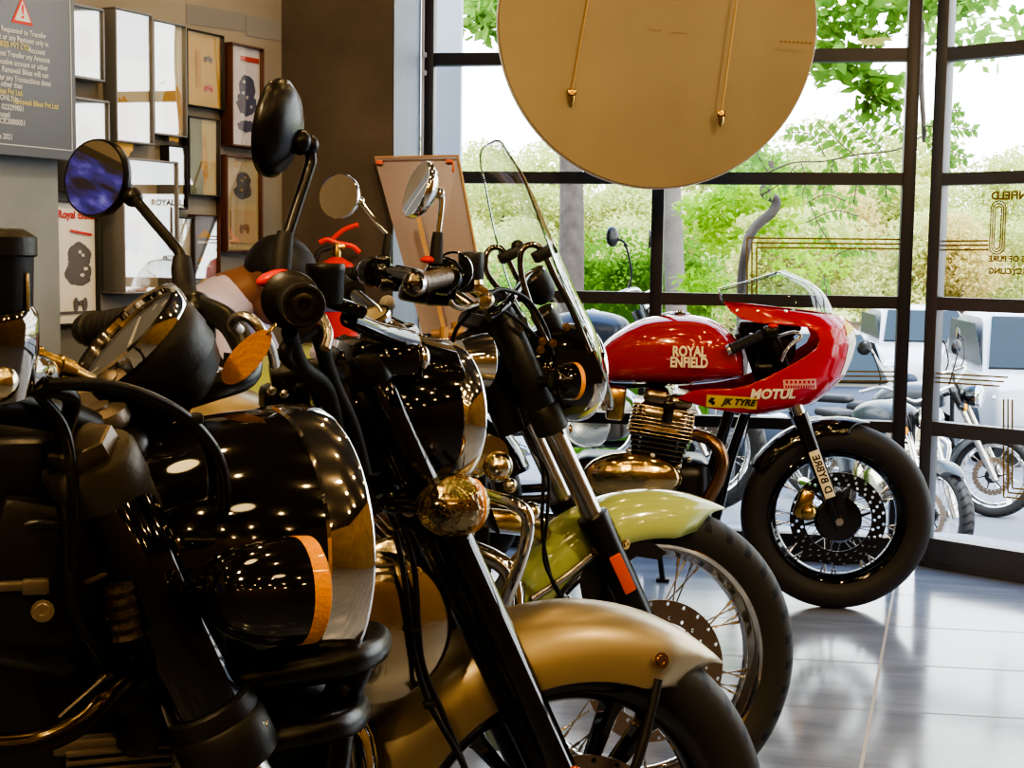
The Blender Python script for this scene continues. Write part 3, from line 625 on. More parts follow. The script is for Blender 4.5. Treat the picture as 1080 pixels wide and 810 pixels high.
wheel(t3, (0, 0, .3315), .338, .258, .050, 'spoke', CHROME, -1, detail=True)
f3 = fender(t3, (0, 0, .3315), .366, 61, 205, .082, .085, GREEN, lip=False)
for y in (-.078, .074): MB().prism([(-.17, .20), (-.135, .285), (-.10, .30), (-.02, .275), (.015, .25), (.0, .235), (-.05, .245), (-.115, .20), (-.135, .15), (-.16, .15)], V(0, y, .3315), (1, 0, 0), (0, 0, 1), (0, .004, 0)).build('fender_bracket', MATTE, t3)
MB().tube([(-.27, -.082, .50), (-.20, -.085, .545), (-.13, -.088, .60)], .007).build('fender_stay', STEEL, t3)
headlamp(t3, (-.153, 0, .945), .098, .14, yaw=18, pitch=-2, bezw=.03, bez=CHROME)
signal(t3, L3(605, 402, -.175), .036, .055, (1, .30, -.03), [L3(575, 402, -.13), L3(560, 402, -.11)])
for y in (-.135, .13): MB().prism([(-.05, -.035), (.05, -.03), (.055, .03), (-.04, .04)], V(-.20, y, .965), (1, 0, 0), (0, 0, 1), (0, .005, 0)).build('lamp_bracket', SATIN, t3)
k = MB()
for p in ((570, 369), (583, 362), (597, 345), (572, 360)): bolt(k, L3(p[0], p[1], -.137), (0, -1, 0), .006)
k.build('bracket_bolts', BRASS, t3)
# windscreen
CL = [(-.338, 1.405, .0), (-.334, 1.398, .075), (-.318, 1.375, .115), (-.285, 1.33, .15), (-.235, 1.23, .185), (-.185, 1.125, .205), (-.135, 1.03, .205), (-.112, .96, .175), (-.100, .89, .10), (-.098, .87, .02)]
def cl(s):
    s *= len(CL)-1; i = min(int(s), len(CL)-2); f = s-i; a, b, c, d = CL[max(i-1, 0)], CL[i], CL[i+1], CL[min(i+2, len(CL)-1)]
    return [.5*((2*b[k])+(c[k]-a[k])*f+(2*a[k]-5*b[k]+4*c[k]-d[k])*f*f+(3*b[k]-a[k]-3*c[k]+d[k])*f**3) for k in range(3)]
def ws(s, u):
    x, z, w = cl(s); y = (u*2-1)*max(w, .001); return V(x-1.5*y*y, y, z-.25*y*y)
sh = MB().grid(ws, 36, 24).build('windscreen', SHIELD, t3)
edge = [ws(i/36, 0) for i in range(37)]+[ws(1-i/36, 1) for i in range(37)]
MB().tube(edge, .0022, 6, smooth=False).build('screen_edge', glassmat('acrylic_edge', (.45, .55, .5), 1.5, .25), sh)
def hoop(y, P):
    MB().tube([L3(a, b, y) for a, b in P], .0062, 12).build('windscreen_hoop', CHROMED, t3)
hoop(-.13, [(576, 360), (566, 338), (557, 315), (550, 290), (549, 268), (556, 259), (566, 259), (574, 268), (585, 292), (600, 320), (612, 348), (622, 372)])
hoop(.13, [(560, 352), (540, 320), (516, 292), (512, 272), (518, 262), (528, 262), (535, 272), (545, 292), (556, 310), (572, 345)])
MB().box(L3(574, 267, -.14), (.045, .03, .022), Matrix.Rotation(R(-28), 3, 'Y'), bev=.004).build('screen_clamp', MATTE, t3)
MB().box(L3(537, 269, .13), (.045, .03, .022), Matrix.Rotation(R(-28), 3, 'Y'), bev=.004).ball(L3(546, 260, .13), .014).build('screen_clamp', MATTE, t3)
MB().tube([L3(515, 335, -.20), L3(535, 320, -.16), L3(560, 290, .02), L3(575, 300, .05)], .009).build('cross_bar', GLOSS, t3)
gn = V(-.6, -.1, .8).normalized()
for p, r_, y in (((560, 292), .034, .03), ((572, 330), .026, -.03)):
    c = L3(p[0], p[1], y); g_ = MB().lathe([(0, r_), (-.02, r_*1.03), (-.045, r_*.9), (-.06, r_*.5), (-.062, 0)], c, gn, 36).build('instrument_gauge', MATTE, t3)
    MB().lathe([(0, r_), (.005, r_*.97), (.005, r_*.86), (.001, r_*.85)], c, gn, 36, caps=False).build('bezel', CHROME, g_)
    MB().lathe([(.002, r_*.86), (.002, 0)], c, gn, 36, caps=False).build('dial', mat('dark_dial', (.05, .05, .05), .15), g_)
# bars
rb = [L3(445, 298, -.42), L3(452, 296, -.38), L3(474, 291, -.30), L3(500, 305, -.22), L3(520, 325, -.12), L3(525, 338, -.06)]
MB().tube(rb[1:], .0115, 16).build('handlebar', CHROMED, t3)
lb3 = [V(rb[5].x, .06, rb[5].z), V(rb[4].x, .12, rb[4].z), L3(430, 292, .22), L3(405, 285, .28), L3(385, 288, .34), L3(345, 292, .42)]
MB().tube([rb[5]]+lb3[:5], .0115, 16).build('handlebar', CHROMED, t3)
grip(t3, L3(440, 299, -.43), L3(469, 292, -.33), .0165, GREYM, CHROME)
grip(t3, lb3[5], L3(388, 288, .35), .0165, RUB, MATTE)
MB().ball(L3(438, 299, -.435), (.021, .012, .021)).build('bar_weight', CHROMED, t3)
MB().lathe([(0, .022), (.004, .030), (.016, .031), (.02, .034), (.028, .034), (.032, .028), (.045, .026)], L3(466, 291, -.335), V(.35, 1, -.02), 36).box(L3(484, 298, -.28), (.05, .05, .035), bev=.01).build('switch_housing', GLOSS, t3)
MB().ball(L3(455, 274, -.33), (.020, .010, .007)).build('kill_switch', REDP, t3)
MB().lathe([(0, .034), (.002, .035), (.008, .035), (.010, .031)], L3(478, 286, -.31), V(.3, 1, 0), 36, caps=False).build('housing_band', CHROME, t3)
lh = MB().ball(L3(402, 287, .29), (.026, .03, .036)).box(L3(404, 276, .28), (.03, .03, .03), bev=.007).box(L3(412, 300, .26), (.05, .03, .03), bev=.008).lathe([(-.02, .030), (0, .034), (.02, .030)], L3(393, 287, .3), V(-.3, 1, 0), 24); lh.build('left_switchgear', GLOSS, t3)
MB().tube([L3(420, 288, .24), L3(440, 292, .18), L3(470, 305, .12), L3(500, 325, .08)], [.018, .016, .013, .012], 16).build('left_bar_cover', CHROMED, t3)
MB().box(L3(436, 310, -.30), (.05, .04, .03), Matrix.Rotation(R(10), 3, 'Y'), bev=.009).box(L3(462, 312, -.26), (.06, .05, .035), bev=.012).build('lever_bracket', SATIN, t3)
rvc = L3(497, 280, -.26); rv = MB().lathe([(-.026, .021), (-.024, .0225), (.018, .0235), (.022, .0225), (.024, .018), (.025, 0)], rvc, (0, 0, 1), 40).build('brake_reservoir', MATTE, t3)
mc = MB().lathe([(-.012, .016), (-.008, .024), (0, .022)], rvc-V(0, 0, .025), (0, 0, 1), 32); mc.box(L3(500, 304, -.25), (.05, .03, .02), Matrix.Rotation(R(25), 3, 'Y'), bev=.006).ball(L3(512, 317, -.24), .017).lathe([(0, .010), (.012, .010), (.013, 0)], L3(510, 318, -.27), (0, -1, 0), 20)
mc.build('master_cylinder', ALLOY, t3)
MB().tube([L3(474, 315, -.28), L3(478, 322, -.28), L3(488, 325, -.27), L3(505, 320, -.25)], .005).build('brake_lever', STEEL, t3)
cables(t3, [[(512, 312, -.22), (530, 305, -.18), (556, 316, -.14), (575, 345, -.13), (583, 375, -.12)], [(505, 318, -.2), (535, 330, -.16), (560, 350, -.14), (572, 362, -.12)], [(520, 320, .1), (545, 312, .1), (570, 340, .1)], [(495, 330, -.18), (480, 350, -.14), (470, 390, -.10), (455, 420, -.08)]], .0042, L=L3)
MB().box((-.345, 0, 1.035), (.09, .20, .03), Matrix.Rotation(R(27), 3, 'Y'), bev=.01).box((-.255, 0, .86), (.09, .20, .035), Matrix.Rotation(R(27), 3, 'Y'), bev=.01).lathe([(0, .034), (.22, .034)], (-.38, 0, 1.03), (.45, 0, -1)).box(L3(540, 345, -.07), (.06, .06, .05), bev=.018).build('triple_clamp', MATTE, t3)
k = MB(); bolt(k, L3(547, 346, -.12), (0, -1, 0), .008); bolt(k, L3(549, 360, -.12), (0, -1, 0), .007); k.build('clamp_bolts', STEEL, t3)
mirror(t3, L3(441, 200, -.33), .0515, (-.93, -.16, .30), [L3(455, 203, -.33), L3(463, 204, -.328), L3(466, 212, -.328), L3(462, 248, -.33)], [L3(462, 245, -.33), L3(461, 256, -.33), L3(460, 270, -.33), L3(460, 278, -.33)], CHROME, CHROME, depth=.028, stem_r=.0052)
mirror(t3, L3(358, 207, .36), .050, (-.62, -.78, .08), [L3(372, 203, .35), L3(380, 212, .34), L3(396, 233, .31), L3(410, 248, .29)], [L3(410, 247, .29), L3(409, 258, .285), L3(407, 272, .28), L3(407, 280, .28)], CHROME, CHROME, stem_r=.0052)
tank(t3, [(-.42, .90, .06, .04, .06), (-.48, .91, .13, .075, .09), (-.66, .92, .165, .09, .10), (-.86, .885, .15, .08, .09), (-.98, .84, .10, .05, .06)], GREEN, (-.62, 0, 1.005))
e3 = engine(t3, -.52, .70, ALLOY, GREYM, ALLOY); rear_end(t3, 1.38, GREEN)
MB().tube([L3(500, 545, -.16), L3(540, 549, -.15), L3(560, 555, -.09), L3(572, 562, -.03)], .019, 18).build('header_pipe', BRASS, t3)
MB().tube([L3(512, 522, -.20), L3(545, 533, -.27), L3(556, 545, -.28), L3(556, 565, -.28), L3(548, 595, -.28), L3(535, 630, -.26), L3(520, 680, -.20)], .0125, 18).build('engine_guard', CHROME, t3)
frame_tubes(t3, [[(-.37, 0, .92), (-.36, 0, .7), (-.36, 0, .35), (-.5, 0, .28), (-.95, 0, .3)], [(-.38, 0, .97), (-.7, 0, .84), (-1.2, 0, .75)]], .018, SATIN)
hw = MB(); hw.ball(L3(525, 492, -.12), (.03, .03, .03)).ball(L3(560, 540, -.14), .02).ball(L3(538, 512, -.13), .014).lathe([(0, .034), (.02, .036), (.022, 0)], L3(515, 478, -.1), (0, -1, 0), 24); hw.build('horn', ALLOY, t3)
cables(t3, [[(545, 430, -.13), (560, 470, -.13), (578, 500, -.135), (577, 545, -.135), (574, 590, -.13), (590, 625, -.12), (600, 640, -.11)], [(555, 450, -.13), (572, 495, -.13), (572, 560, -.135), (582, 612, -.12), (596, 636, -.11)]], .0036, L=L3, name='brake_hose')
# ================================================================== motorcycle 4: red cafe racer
b4 = Bike((1.1034, 4.6046), -7)
t4 = b4.root('red half-faired cafe racer by the window, with yellow sticker on its fairing')
L4 = b4.L
for y in (-.09, .09):
    leg, at, d = fork(b4, t4, y, (-.27, 1.0), (.0, .32), .80, .026, .0205, .027, SATIN, STEEL, GLOSS, z_mid=.665)
    if y < 0:
        P0, P1 = at(.56), at(.40); dd = (P1-P0).normalized(); uu = V(0, 1, 0).cross(dd); mid = at(.475)+V(0, -.029, 0)
        MB().box(mid, (.034, .004, .165), Matrix((uu, V(0, 1, 0), -dd)).transposed(), bev=.001).build('decal_plate', CREAM, leg)
        text('decal_text', 'D BYBRE', .034, INK, lambda a, b: mid+V(0, -.0028, 0)-dd*a+uu*-b, leg, bold=.0008, sx=1.02)
wheel(t4, (0, 0, .3185), .3185, .228, .055, 'spoke', GLOSS, -1, BLACKDISC, .158, detail=True, tyre=TYRES, holes=72)
MB().lathe([(0, .02), (.0, .075), (.006, .078), (.02, .070), (.024, .02)], (0, -.074, .3185), (0, -1, 0), 48).lathe([(0, .013), (.008, .013), (.01, .008)], (.0, -.105, .3185), (0, -1, 0), 24).build('hub_cover', GLOSS, t4)
MB().prism([(-.012, .10), (.012, .10), (.03, -.02), (.02, -.03), (-.01, -.01)], V(.0, -.112, .3185), (1, 0, 0), (0, 0, 1), (0, .012, 0)).build('fork_end', GLOSS, t4)
MB().lathe([(0, .012), (.006, .012), (.007, 0)], (0, -.116, .3185), (0, -1, 0), 24).build('axle_nut', BRASS, t4)
MB().box((-.115, -.09, .37), (.05, .05, .10), Matrix.Rotation(R(20), 3, 'Y'), bev=.015).ball((-.10, -.1, .345), (.03, .03, .03)).build('brake_caliper', BRASS, t4)
fender(t4, (0, 0, .3185), .335, 72, 150, .062, .045, GLOSS, nose=.6)
tk = tank(t4, [(-.325, .81, .08, .05, .04), (-.345, .825, .125, .085, .05), (-.42, .865, .150, .105, .105), (-.52, .875, .155, .115, .125), (-.66, .87, .145, .105, .12), (-.76, .845, .12, .075, .095), (-.81, .82, .08, .05, .06)], RED, (-.54, -.0, .985), capm=CHROMED)
def tanky(a, b): return V(a, -.162-.01*(1-((a+.5)/.3)**2)+max(0, b-.88)*.35, b)
for w_, z_ in (('ROYAL', .874), ('ENFIELD', .838)):
    text('tank_lettering', w_, .046, CREAM, lambda a, b: tanky(-.507+a, z_+b), tk, bold=.0018, sx=.72 if w_ == 'ENFIELD' else .75)
# fairing
def nosex(z):
    T = [(.66, -.20), (.70, -.08), (.794, .010), (.86, .036), (.918, .046), (.96, .034), (.994, -.005), (1.03, -.07), (1.06, -.14)]
    for (z0, x0), (z1, x1) in zip(T, T[1:]):
        if z <= z1: return x0+(x1-x0)*max(0, (z-z0))/(z1-z0)
    return T[-1][1]
def fy(x, z, W=.185, off=0):
    d = max(0, nosex(z)-x); q = min(1, d/.26); w = W*(1-(1-q)**2.3)**.5
    return max(.0, w-.03*max(0, (z-.9)/.15)**2-.05*max(0, (.76-z)/.1)**1.5)+off
side = [(-.545, .722), (-.44, .690), (-.33, .672), (-.24, .664), (-.165, .672), (-.09, .70), (-.035, .745), (.008, .79), (.030, .85), (.044, .905), (.044, .93), (.028, .97), (-.007, .993), (-.08, 1.003), (-.20, 1.014), (-.30, 1.024), (-.392, 1.030), (-.375, 1.008), (-.34, .985),
        (-.28, .972), (-.20, .968), (-.13, .962), (-.10, .945), (-.088, .92), (-.10, .892), (-.14, .862), (-.20, .828), (-.26, .795), (-.315, .770), (-.37, .757), (-.45, .755), (-.49, .748)]
for s_ in (-1, 1):
    fr = MB().patch(side, lambda a, b: V(a, s_*fy(a, b), b), .009).build('fairing', REDF, t4, angle=180, solid=.004)
    if s_ < 0:
        P = [(.008, .80), (.028, .85), (.0425, .905), (.0425, .93), (.028, .965), (-.004, .985), (-.005, .96), (.010, .9), (.0, .84), (-.012, .80)]
        MB().patch(P, lambda a, b: V(a+.002, -fy(a, b)-.0035, b), .01).build('number_plate', WHITEP, fr)
        MB().patch([(.035, .945), (.028, .962), (-.002, .985), (-.006, .965), (.002, .935)], lambda a, b: V(a+.003, -fy(a, b)-.005, b), .01).build('number_plate_band', YEL, fr)
        def fmap(x0, z0, rot, off=.004):
            off = off*1.6
            c, s2 = math.cos(R(rot)), math.sin(R(rot))
            return lambda a, b: V(x0+a*c-b*s2, -fy(x0+a*c-b*s2, z0+a*s2+b*c)-off, z0+a*s2+b*c)
        F = fmap(-.365, .712, -2); MB().patch([(-.082, -.021), (.082, -.021), (.082, .021), (-.082, .021)], F, .02).build('yellow_sticker', YEL, fr)
        text('sticker_text', 'JK TYRE', .030, INK, fmap(-.343, .712, -2, .0055), fr, bold=.0012, shear=.35, sx=.98)
        MB().patch([(-.012, 0), (-.002, .014), (.012, .012), (.004, .004), (.012, -.004), (.004, -.014), (-.002, -.006)], fmap(-.430, .713, 0, .0055), .01).build('sticker_emblem', INK, fr)
        text('fairing_text', 'MOTUL', .045, CREAM, fmap(-.235, .742, 1, .006), fr, bold=.002, shear=.2, sx=.95)
        F = fmap(-.145, .775, 2); MB().patch([(-.054, -.018), (.054, -.018), (.05, .018), (-.058, .018)], F, .02).build('pale_sticker', mat('pale_pink_sticker', (.72, .40, .32), .4), fr)
        text('sticker_text', 'CASTROL', .020, REDF, fmap(-.146, .782, 2, .0055), fr, bold=.0006, shear=.2, sx=.98) if False else None
        for j, (z0, n_) in enumerate(((.784, 7), (.768, 12))):
            bb = MB()
            for i in range(n_): x0 = -.195+.10*i/n_; bb.patch([(0, -.005), (.10/n_*.6, -.005), (.10/n_*.6, .005), (0, .005)], fmap(x0, z0, 2, .0055), .01)
            bb.build('sticker_print', REDF, fr)
        k = MB()
        for x in (-.355, -.29, -.20, -.11): k.lathe([(0, .006), (.003, .004), (.0035, 0)], V(x, -fy(x, 1.01)-.001, 1.012+(-.02 if x > -.12 else 0)), (0, -1, .2), 12)
        k.build('screen_screws', CHROME, fr)
def scr(s, u):
    a = (u*2-1)*PI/2; c, q = max(0, math.cos(a)), math.sin(a)
    b = V(-.40+.37*c**.8, .165*q, 1.035-.030*c); t = V(-.41+.215*c**.7, .135*q, 1.075+.068*c**.8)
    return b.lerp(t, s)+V(.03, 0, .012)*math.sin(PI*s)*c
fs = MB().grid(scr, 14, 36).build('fly_screen', SHIELD, t4)
MB().tube([scr(0, 0)]+[scr(i/4, 0) for i in range(1, 5)]+[scr(1, i/30) for i in range(1, 31)]+[scr(1-i/4, 1) for i in range(1, 5)], .0028, 6, smooth=False).build('screen_edge', MATS['acrylic_edge'], fs)
MB().lathe([(0, .05), (-.04, .05), (-.07, .03), (-.075, 0)], (-.20, 0, .985), (-.6, 0, .8), 32).build('instrument_gauge', MATTE, t4)
MB().tube([(-.30, -.05, .93), (-.27, -.13, .93), (-.30, -.17, .915)], .011).build('clip_on_bar', STEEL, t4)
grip(t4, (-.375, -.17, .885), (-.27, -.165, .935), .017, RUB, STEEL); grip(t4, (-.375, .17, .885), (-.27, .165, .935), .017, RUB, STEEL)
MB().box((-.245, -.155, .945), (.05, .04, .04), bev=.01).build('switch_housing', SATIN, t4)
MB().ball((-.24, -.18, .965), (.016, .006, .007)).build('kill_switch', REDP, t4)
MB().tube([(-.22, -.15, .93), (-.17, -.17, .945), (-.15, -.17, .93), (-.19, -.18, .895), (-.21, -.18, .85)], .006).build('brake_lever', CHROME, t4)
MB().box((-.30, 0, .96), (.09, .17, .03), bev=.01).box((-.24, 0, .82), (.09, .17, .03), bev=.01).lathe([(0, .03), (.2, .03)], (-.32, 0, .96), (.36, 0, -1)).build('triple_clamp', SATIN, t4)
MB().box((-.21, .02, .88), (.12, .10, .10), bev=.03).build('headlamp_bucket', MATTE, t4)
eb4 = MB().box((-.66, 0, .40), (.48, .26, .22), bev=.06, seg=4).build('crankcase', SATIN, t4)
Rt = Matrix.Rotation(R(8), 3, 'Y'); bc = L4(697, 452, -.12); bc.y = 0
k = MB()
for i in range(7): k.box(bc+Rt @ V(0, 0, -.03-.017*i), (.20-.006*i, .31, .007), Rt, bev=.003)
k.box(bc+Rt @ V(0, 0, -.08), (.13, .26, .14), Rt, bev=.02).build('cylinder', SATIN, t4)
k = MB()
for i in range(8): k.box(bc+Rt @ V(.0, 0, -.018+.0125*i), (.222-.002*i, .32-.006*i, .0055), Rt, bev=.0025)
HAL = mat('dark_polished_alloy', (.34, .27, .18), .2, 1)
k.box(bc+Rt @ V(0, 0, .03), (.18, .29, .11), Rt, bev=.035, seg=4).build('cylinder_head', HAL, t4)
k = MB().box(bc+Rt @ V(-.03, 0, .105), (.09, .31, .05), Rt, bev=.02, seg=4).box(bc+Rt @ V(.05, 0, .10), (.08, .30, .04), Rt, bev=.018, seg=4)
k.build('rocker_cover', HAL, t4)
MB().box(bc+Rt @ V(.015, -.165, .065), (.035, .02, .075), Rt, bev=.008).build('head_recess', GLOSS, t4)
pc = L4(667, 503, -.16); MB().ball(pc, (.168, .055, .085)).box(pc+V(-.04, .02, -.05), (.36, .05, .12), bev=.03, seg=4).build('primary_cover', mat('golden_alloy', (.60, .46, .24), .14, 1, bump=.05, bscale=60), t4)
MB().box((-.745, -.12, .695), (.06, .10, .11), Matrix.Rotation(R(5), 3, 'Y'), bev=.012).build('carburettor', BRASS, t4)
MB().tube([L4(732, 458, -.13), L4(752, 466, -.16), L4(762, 485, -.17), L4(758, 505, -.17), L4(745, 530, -.17), L4(730, 560, -.16), (-.62, -.15, .20), (-.75, -.16, .25)], .021, 20).build('header_pipe', mat('bronzed_pipe', (.30, .17, .09), .25, 1), t4)
frame_tubes(t4, [[L4(772, 425, -.06), L4(750, 500, -.06), L4(735, 560, -.06), (-.56, -.06, .2), (-.95, -.08, .22)], [L4(790, 425, .06), L4(768, 490, .06), L4(748, 560, .06), (-.56, .06, .2), (-.95, .08, .22)], [(-.33, 0, .8), (-.6, 0, .76), (-1.1, 0, .72)]], .019, GLOSS)
rear_end(t4, 1.39, GLOSS, pipe=CHROME, r=.32, head=False)
MB().ball((-1.25, 0, .84), (.18, .11, .09)).build('seat_cowl', REDF, t4)
cables(t4, [[(-.30, -.12, .68), (-.33, -.13, .5), (-.335, -.12, .42)]], .002, L=L4)
k = MB()
for p in ((688, 480), (716, 492), (663, 475), (727, 485)): k.ball(L4(p[0], p[1], -.17), .011)
k.build('hose_union', STEEL, t4)
for t_ in (t1, t2, t3, t4):   # side stands
    MB().tube([(-.62, .10, .30), (-.60, .20, .16), (-.58, .27, .010)], .011, 10).box((-.58, .275, .007), (.05, .04, .012), bev=.003).build('side_stand', SATIN, t_)
# ================================================================== room
ZM = [.065, .54, 1.02, 1.49, 1.955, 2.42, 2.89]; CEIL = 3.0
A_ = V(-.36, 5.6, 0); B_ = V(1.52, 5.281, 0); C_ = V(1.60, 5.295, 0); D_ = V(4.3, 2.80, 0)
def floor_mat():
    m, nt, b = nodes('stone_floor'); L = nt.links.new
    g = nt.nodes.new('ShaderNodeNewGeometry'); sp = nt.nodes.new('ShaderNodeSeparateXYZ'); L(g.outputs['Position'], sp.inputs[0])
    def M(op, a, c=None, d=None):
        n = nt.nodes.new('ShaderNodeMath'); n.operation = op
        for i, v in enumerate((a, c, d)):
            if v is None: continue
            if isinstance(v, (int, float)): n.inputs[i].default_value = v
            else: L(v, n.inputs[i])
        return n.outputs[0]
    c8, s8 = math.cos(R(8)), math.sin(R(8))
    v = M('ADD', M('MULTIPLY', sp.outputs[0], s8), M('MULTIPLY', sp.outputs[1], c8)); u = M('SUBTRACT', M('MULTIPLY', sp.outputs[0], c8), M('MULTIPLY', sp.outputs[1], s8))
    row = M('DIVIDE', M('SUBTRACT', v, 3.63), .435); fr = M('FRACT', row); e = M('MINIMUM', fr, M('SUBTRACT', 1, fr)); g1 = M('LESS_THAN', e, .010)
    cj, sj = math.cos(R(17.7)), math.sin(R(17.7)); w = M('SUBTRACT', M('MULTIPLY', sp.outputs[0], cj), M('MULTIPLY', sp.outputs[1], sj))
    w0 = .8267*cj-3.114*sj; q = M('FRACT', M('DIVIDE', M('SUBTRACT', w, w0), 2.4)); e2 = M('MINIMUM', q, M('SUBTRACT', 1, q)); g2 = M('LESS_THAN', e2, .0018)
    n = nt.nodes.new('ShaderNodeTexNoise'); n.inputs['Scale'].default_value = 1; n.inputs['Detail'].default_value = 8; n.inputs['Roughness'].default_value = .65
    cx = nt.nodes.new('ShaderNodeCombineXYZ'); L(M('MULTIPLY', u, 2.2), cx.inputs[0]); L(M('MULTIPLY', v, 11), cx.inputs[1]); L(M('ADD', M('FLOOR', row), M('MULTIPLY', M('FLOOR', M('DIVIDE', M('SUBTRACT', w, w0), 2.4)), 7.3)), cx.inputs[2]); L(cx.outputs[0], n.inputs['Vector'])
    r = nt.nodes.new('ShaderNodeValToRGB'); L(n.outputs['Fac'], r.inputs[0]); r.color_ramp.elements[0].position = .32; r.color_ramp.elements[1].position = .72
    r.color_ramp.elements[0].color = (.20, .225, .285, 1); r.color_ramp.elements[1].color = (.31, .345, .41, 1)
    j = nt.nodes.new('ShaderNodeMix'); j.data_type = 'RGBA'; L(M('MULTIPLY', g1, .75), j.inputs[0]); L(r.outputs[0], j.inputs[6]); j.inputs[7].default_value = (.06, .055, .055, 1)
    j2 = nt.nodes.new('ShaderNodeMix'); j2.data_type = 'RGBA'; L(g2, j2.inputs[0]); L(j.outputs[2], j2.inputs[6]); j2.inputs[7].default_value = (.42, .36, .30, 1); L(j2.outputs[2], b.inputs['Base Color'])
    rr = M('ADD', M('MULTIPLY', n.outputs['Fac'], .14), .07); rr = M('MAXIMUM', rr, M('MULTIPLY', M('MAXIMUM', g1, g2), .6)); L(rr, b.inputs['Roughness']); b.inputs['Specular IOR Level'].default_value = .75
    n2 = nt.nodes.new('ShaderNodeTexNoise'); n2.inputs['Scale'].default_value = 3; bp = nt.nodes.new('ShaderNodeBump'); bp.inputs['Strength'].default_value = .06; bp.inputs['Distance'].default_value = .02; L(n2.outputs['Fac'], bp.inputs['Height']); L(bp.outputs[0], b.inputs['Normal'])
    return m
FLOOR = floor_mat()
def slab(name, pts, z0, z1, m, kind=True):
    o = MB().rings([[V(p[0], p[1], z0) for p in pts], [V(p[0], p[1], z1) for p in pts]]).build(name, m, flat=True)
    if kind: struct(o)
    return o
dW = V(math.sin(R(28.6)), math.cos(R(28.6)), 0); nW = V(dW.y, -dW.x, 0); W0 = V(-.772, 4.60, 0); WB = W0-dW*9.4
room = [W0, V(-.40, 4.55, 0), A_, B_, C_, D_, V(4.3, -3.7, 0), V(WB.x, -3.7, 0)]
slab('floor', [(p.x, p.y) for p in [V(-1.0, 4.9, 0), V(-.9, 5.7, 0), A_+V(0, .10, 0), B_+V(0, .10, 0), C_+V(.08, .08, 0), D_+V(.1, 0, 0), V(4.4, -3.8, 0), V(WB.x-.3, -3.8, 0), V(WB.x-.3, WB.y, 0)]], -.12, 0, FLOOR)
CEILM = mat('dark_ceiling', (.05, .045, .04), .7)
slab('ceiling', [(-1.3, 6.0), (1.6, 5.75), (4.8, 3.0), (4.8, -4), (WB.x-.4, -4), (WB.x-.4, WB.y)], CEIL, CEIL+.12, CEILM)
def wall_mat():
    m, nt, b = nodes('tan_plaster'); L = nt.links.new; g = nt.nodes.new('ShaderNodeNewGeometry'); sp = nt.nodes.new('ShaderNodeSeparateXYZ'); L(g.outputs['Position'], sp.inputs[0])
    n = nt.nodes.new('ShaderNodeTexNoise'); n.inputs['Scale'].default_value = 3; n.inputs['Detail'].default_value = 8; L(g.outputs['Position'], n.inputs['Vector'])
    a = nt.nodes.new('ShaderNodeMapRange'); a.inputs[1].default_value = 1.25; a.inputs[2].default_value = 1.55; L(sp.outputs[2], a.inputs[0])
    mx = nt.nodes.new('ShaderNodeMix'); mx.data_type = 'RGBA'; L(a.outputs[0], mx.inputs[0]); mx.inputs[6].default_value = (.22, .215, .20, 1); mx.inputs[7].default_value = (.26, .225, .175, 1)
    m2 = nt.nodes.new('ShaderNodeMix'); m2.data_type = 'RGBA'; m2.blend_type = 'MULTIPLY'; m2.inputs[0].default_value = .5; L(mx.outputs[2], m2.inputs[6]); r = nt.nodes.new('ShaderNodeValToRGB'); L(n.outputs['Fac'], r.inputs[0]); r.color_ramp.elements[0].color = (.55, .55, .55, 1); r.color_ramp.elements[0].position = .3; r.color_ramp.elements[1].position = .65; L(r.outputs[0], m2.inputs[7])
    L(m2.outputs[2], b.inputs['Base Color']); b.inputs['Roughness'].default_value = .8; return m
PLAS = wall_mat(); BROWN = mat('brown_plaster', (.075, .058, .046), .7, noise=.25, nscale=4, bump=.1, bscale=30); GREYB = mat('blue_grey_paint', (.17, .195, .235), .6, noise=.06, nscale=5)
PGREY = mat('grey_pillar_paint', (.20, .215, .225), .7, noise=.12, nscale=6); TAN = mat('warm_back_wall', (.32, .22, .11), .8, noise=.2, nscale=2)
BRZ = mat('window_bronze_metal', (.032, .030, .034), .4, .3); BRZ2 = mat('window_grey_metal', (.10, .098, .10), .4, .4)
slab('wall_left', [W0, W0-nW*.12, WB-nW*.12, WB], 0, CEIL, PLAS)
slab('wall_corner', [W0, V(-.40, 4.55, 0), V(-.402, 4.62, 0), V(-.40, 5.7, 0), V(-1.1, 5.7, 0)][:5], 0, CEIL, BROWN)
slab('wall_reveal', [V(-.398, 4.552, 0), V(-.382, 5.60, 0), V(-.398, 5.64, 0), V(-.40, 4.60, 0)], 0, CEIL, GREYB)
slab('wall_back', [(WB.x-.2, -3.7), (4.4, -3.7), (4.4, -3.85), (WB.x-.2, -3.85)], 0, CEIL, TAN)
slab('wall_right', [(4.3, 2.8), (4.42, 2.8), (4.42, -3.8), (4.3, -3.8)], 0, CEIL, TAN)
P0 = V(*atY(62, 250, 3.45)); P0.z = 0
slab('wall_pillar', [P0, P0-dW*1.5, P0-dW*1.5-nW*.24, P0-nW*.24], 0, CEIL, PGREY)
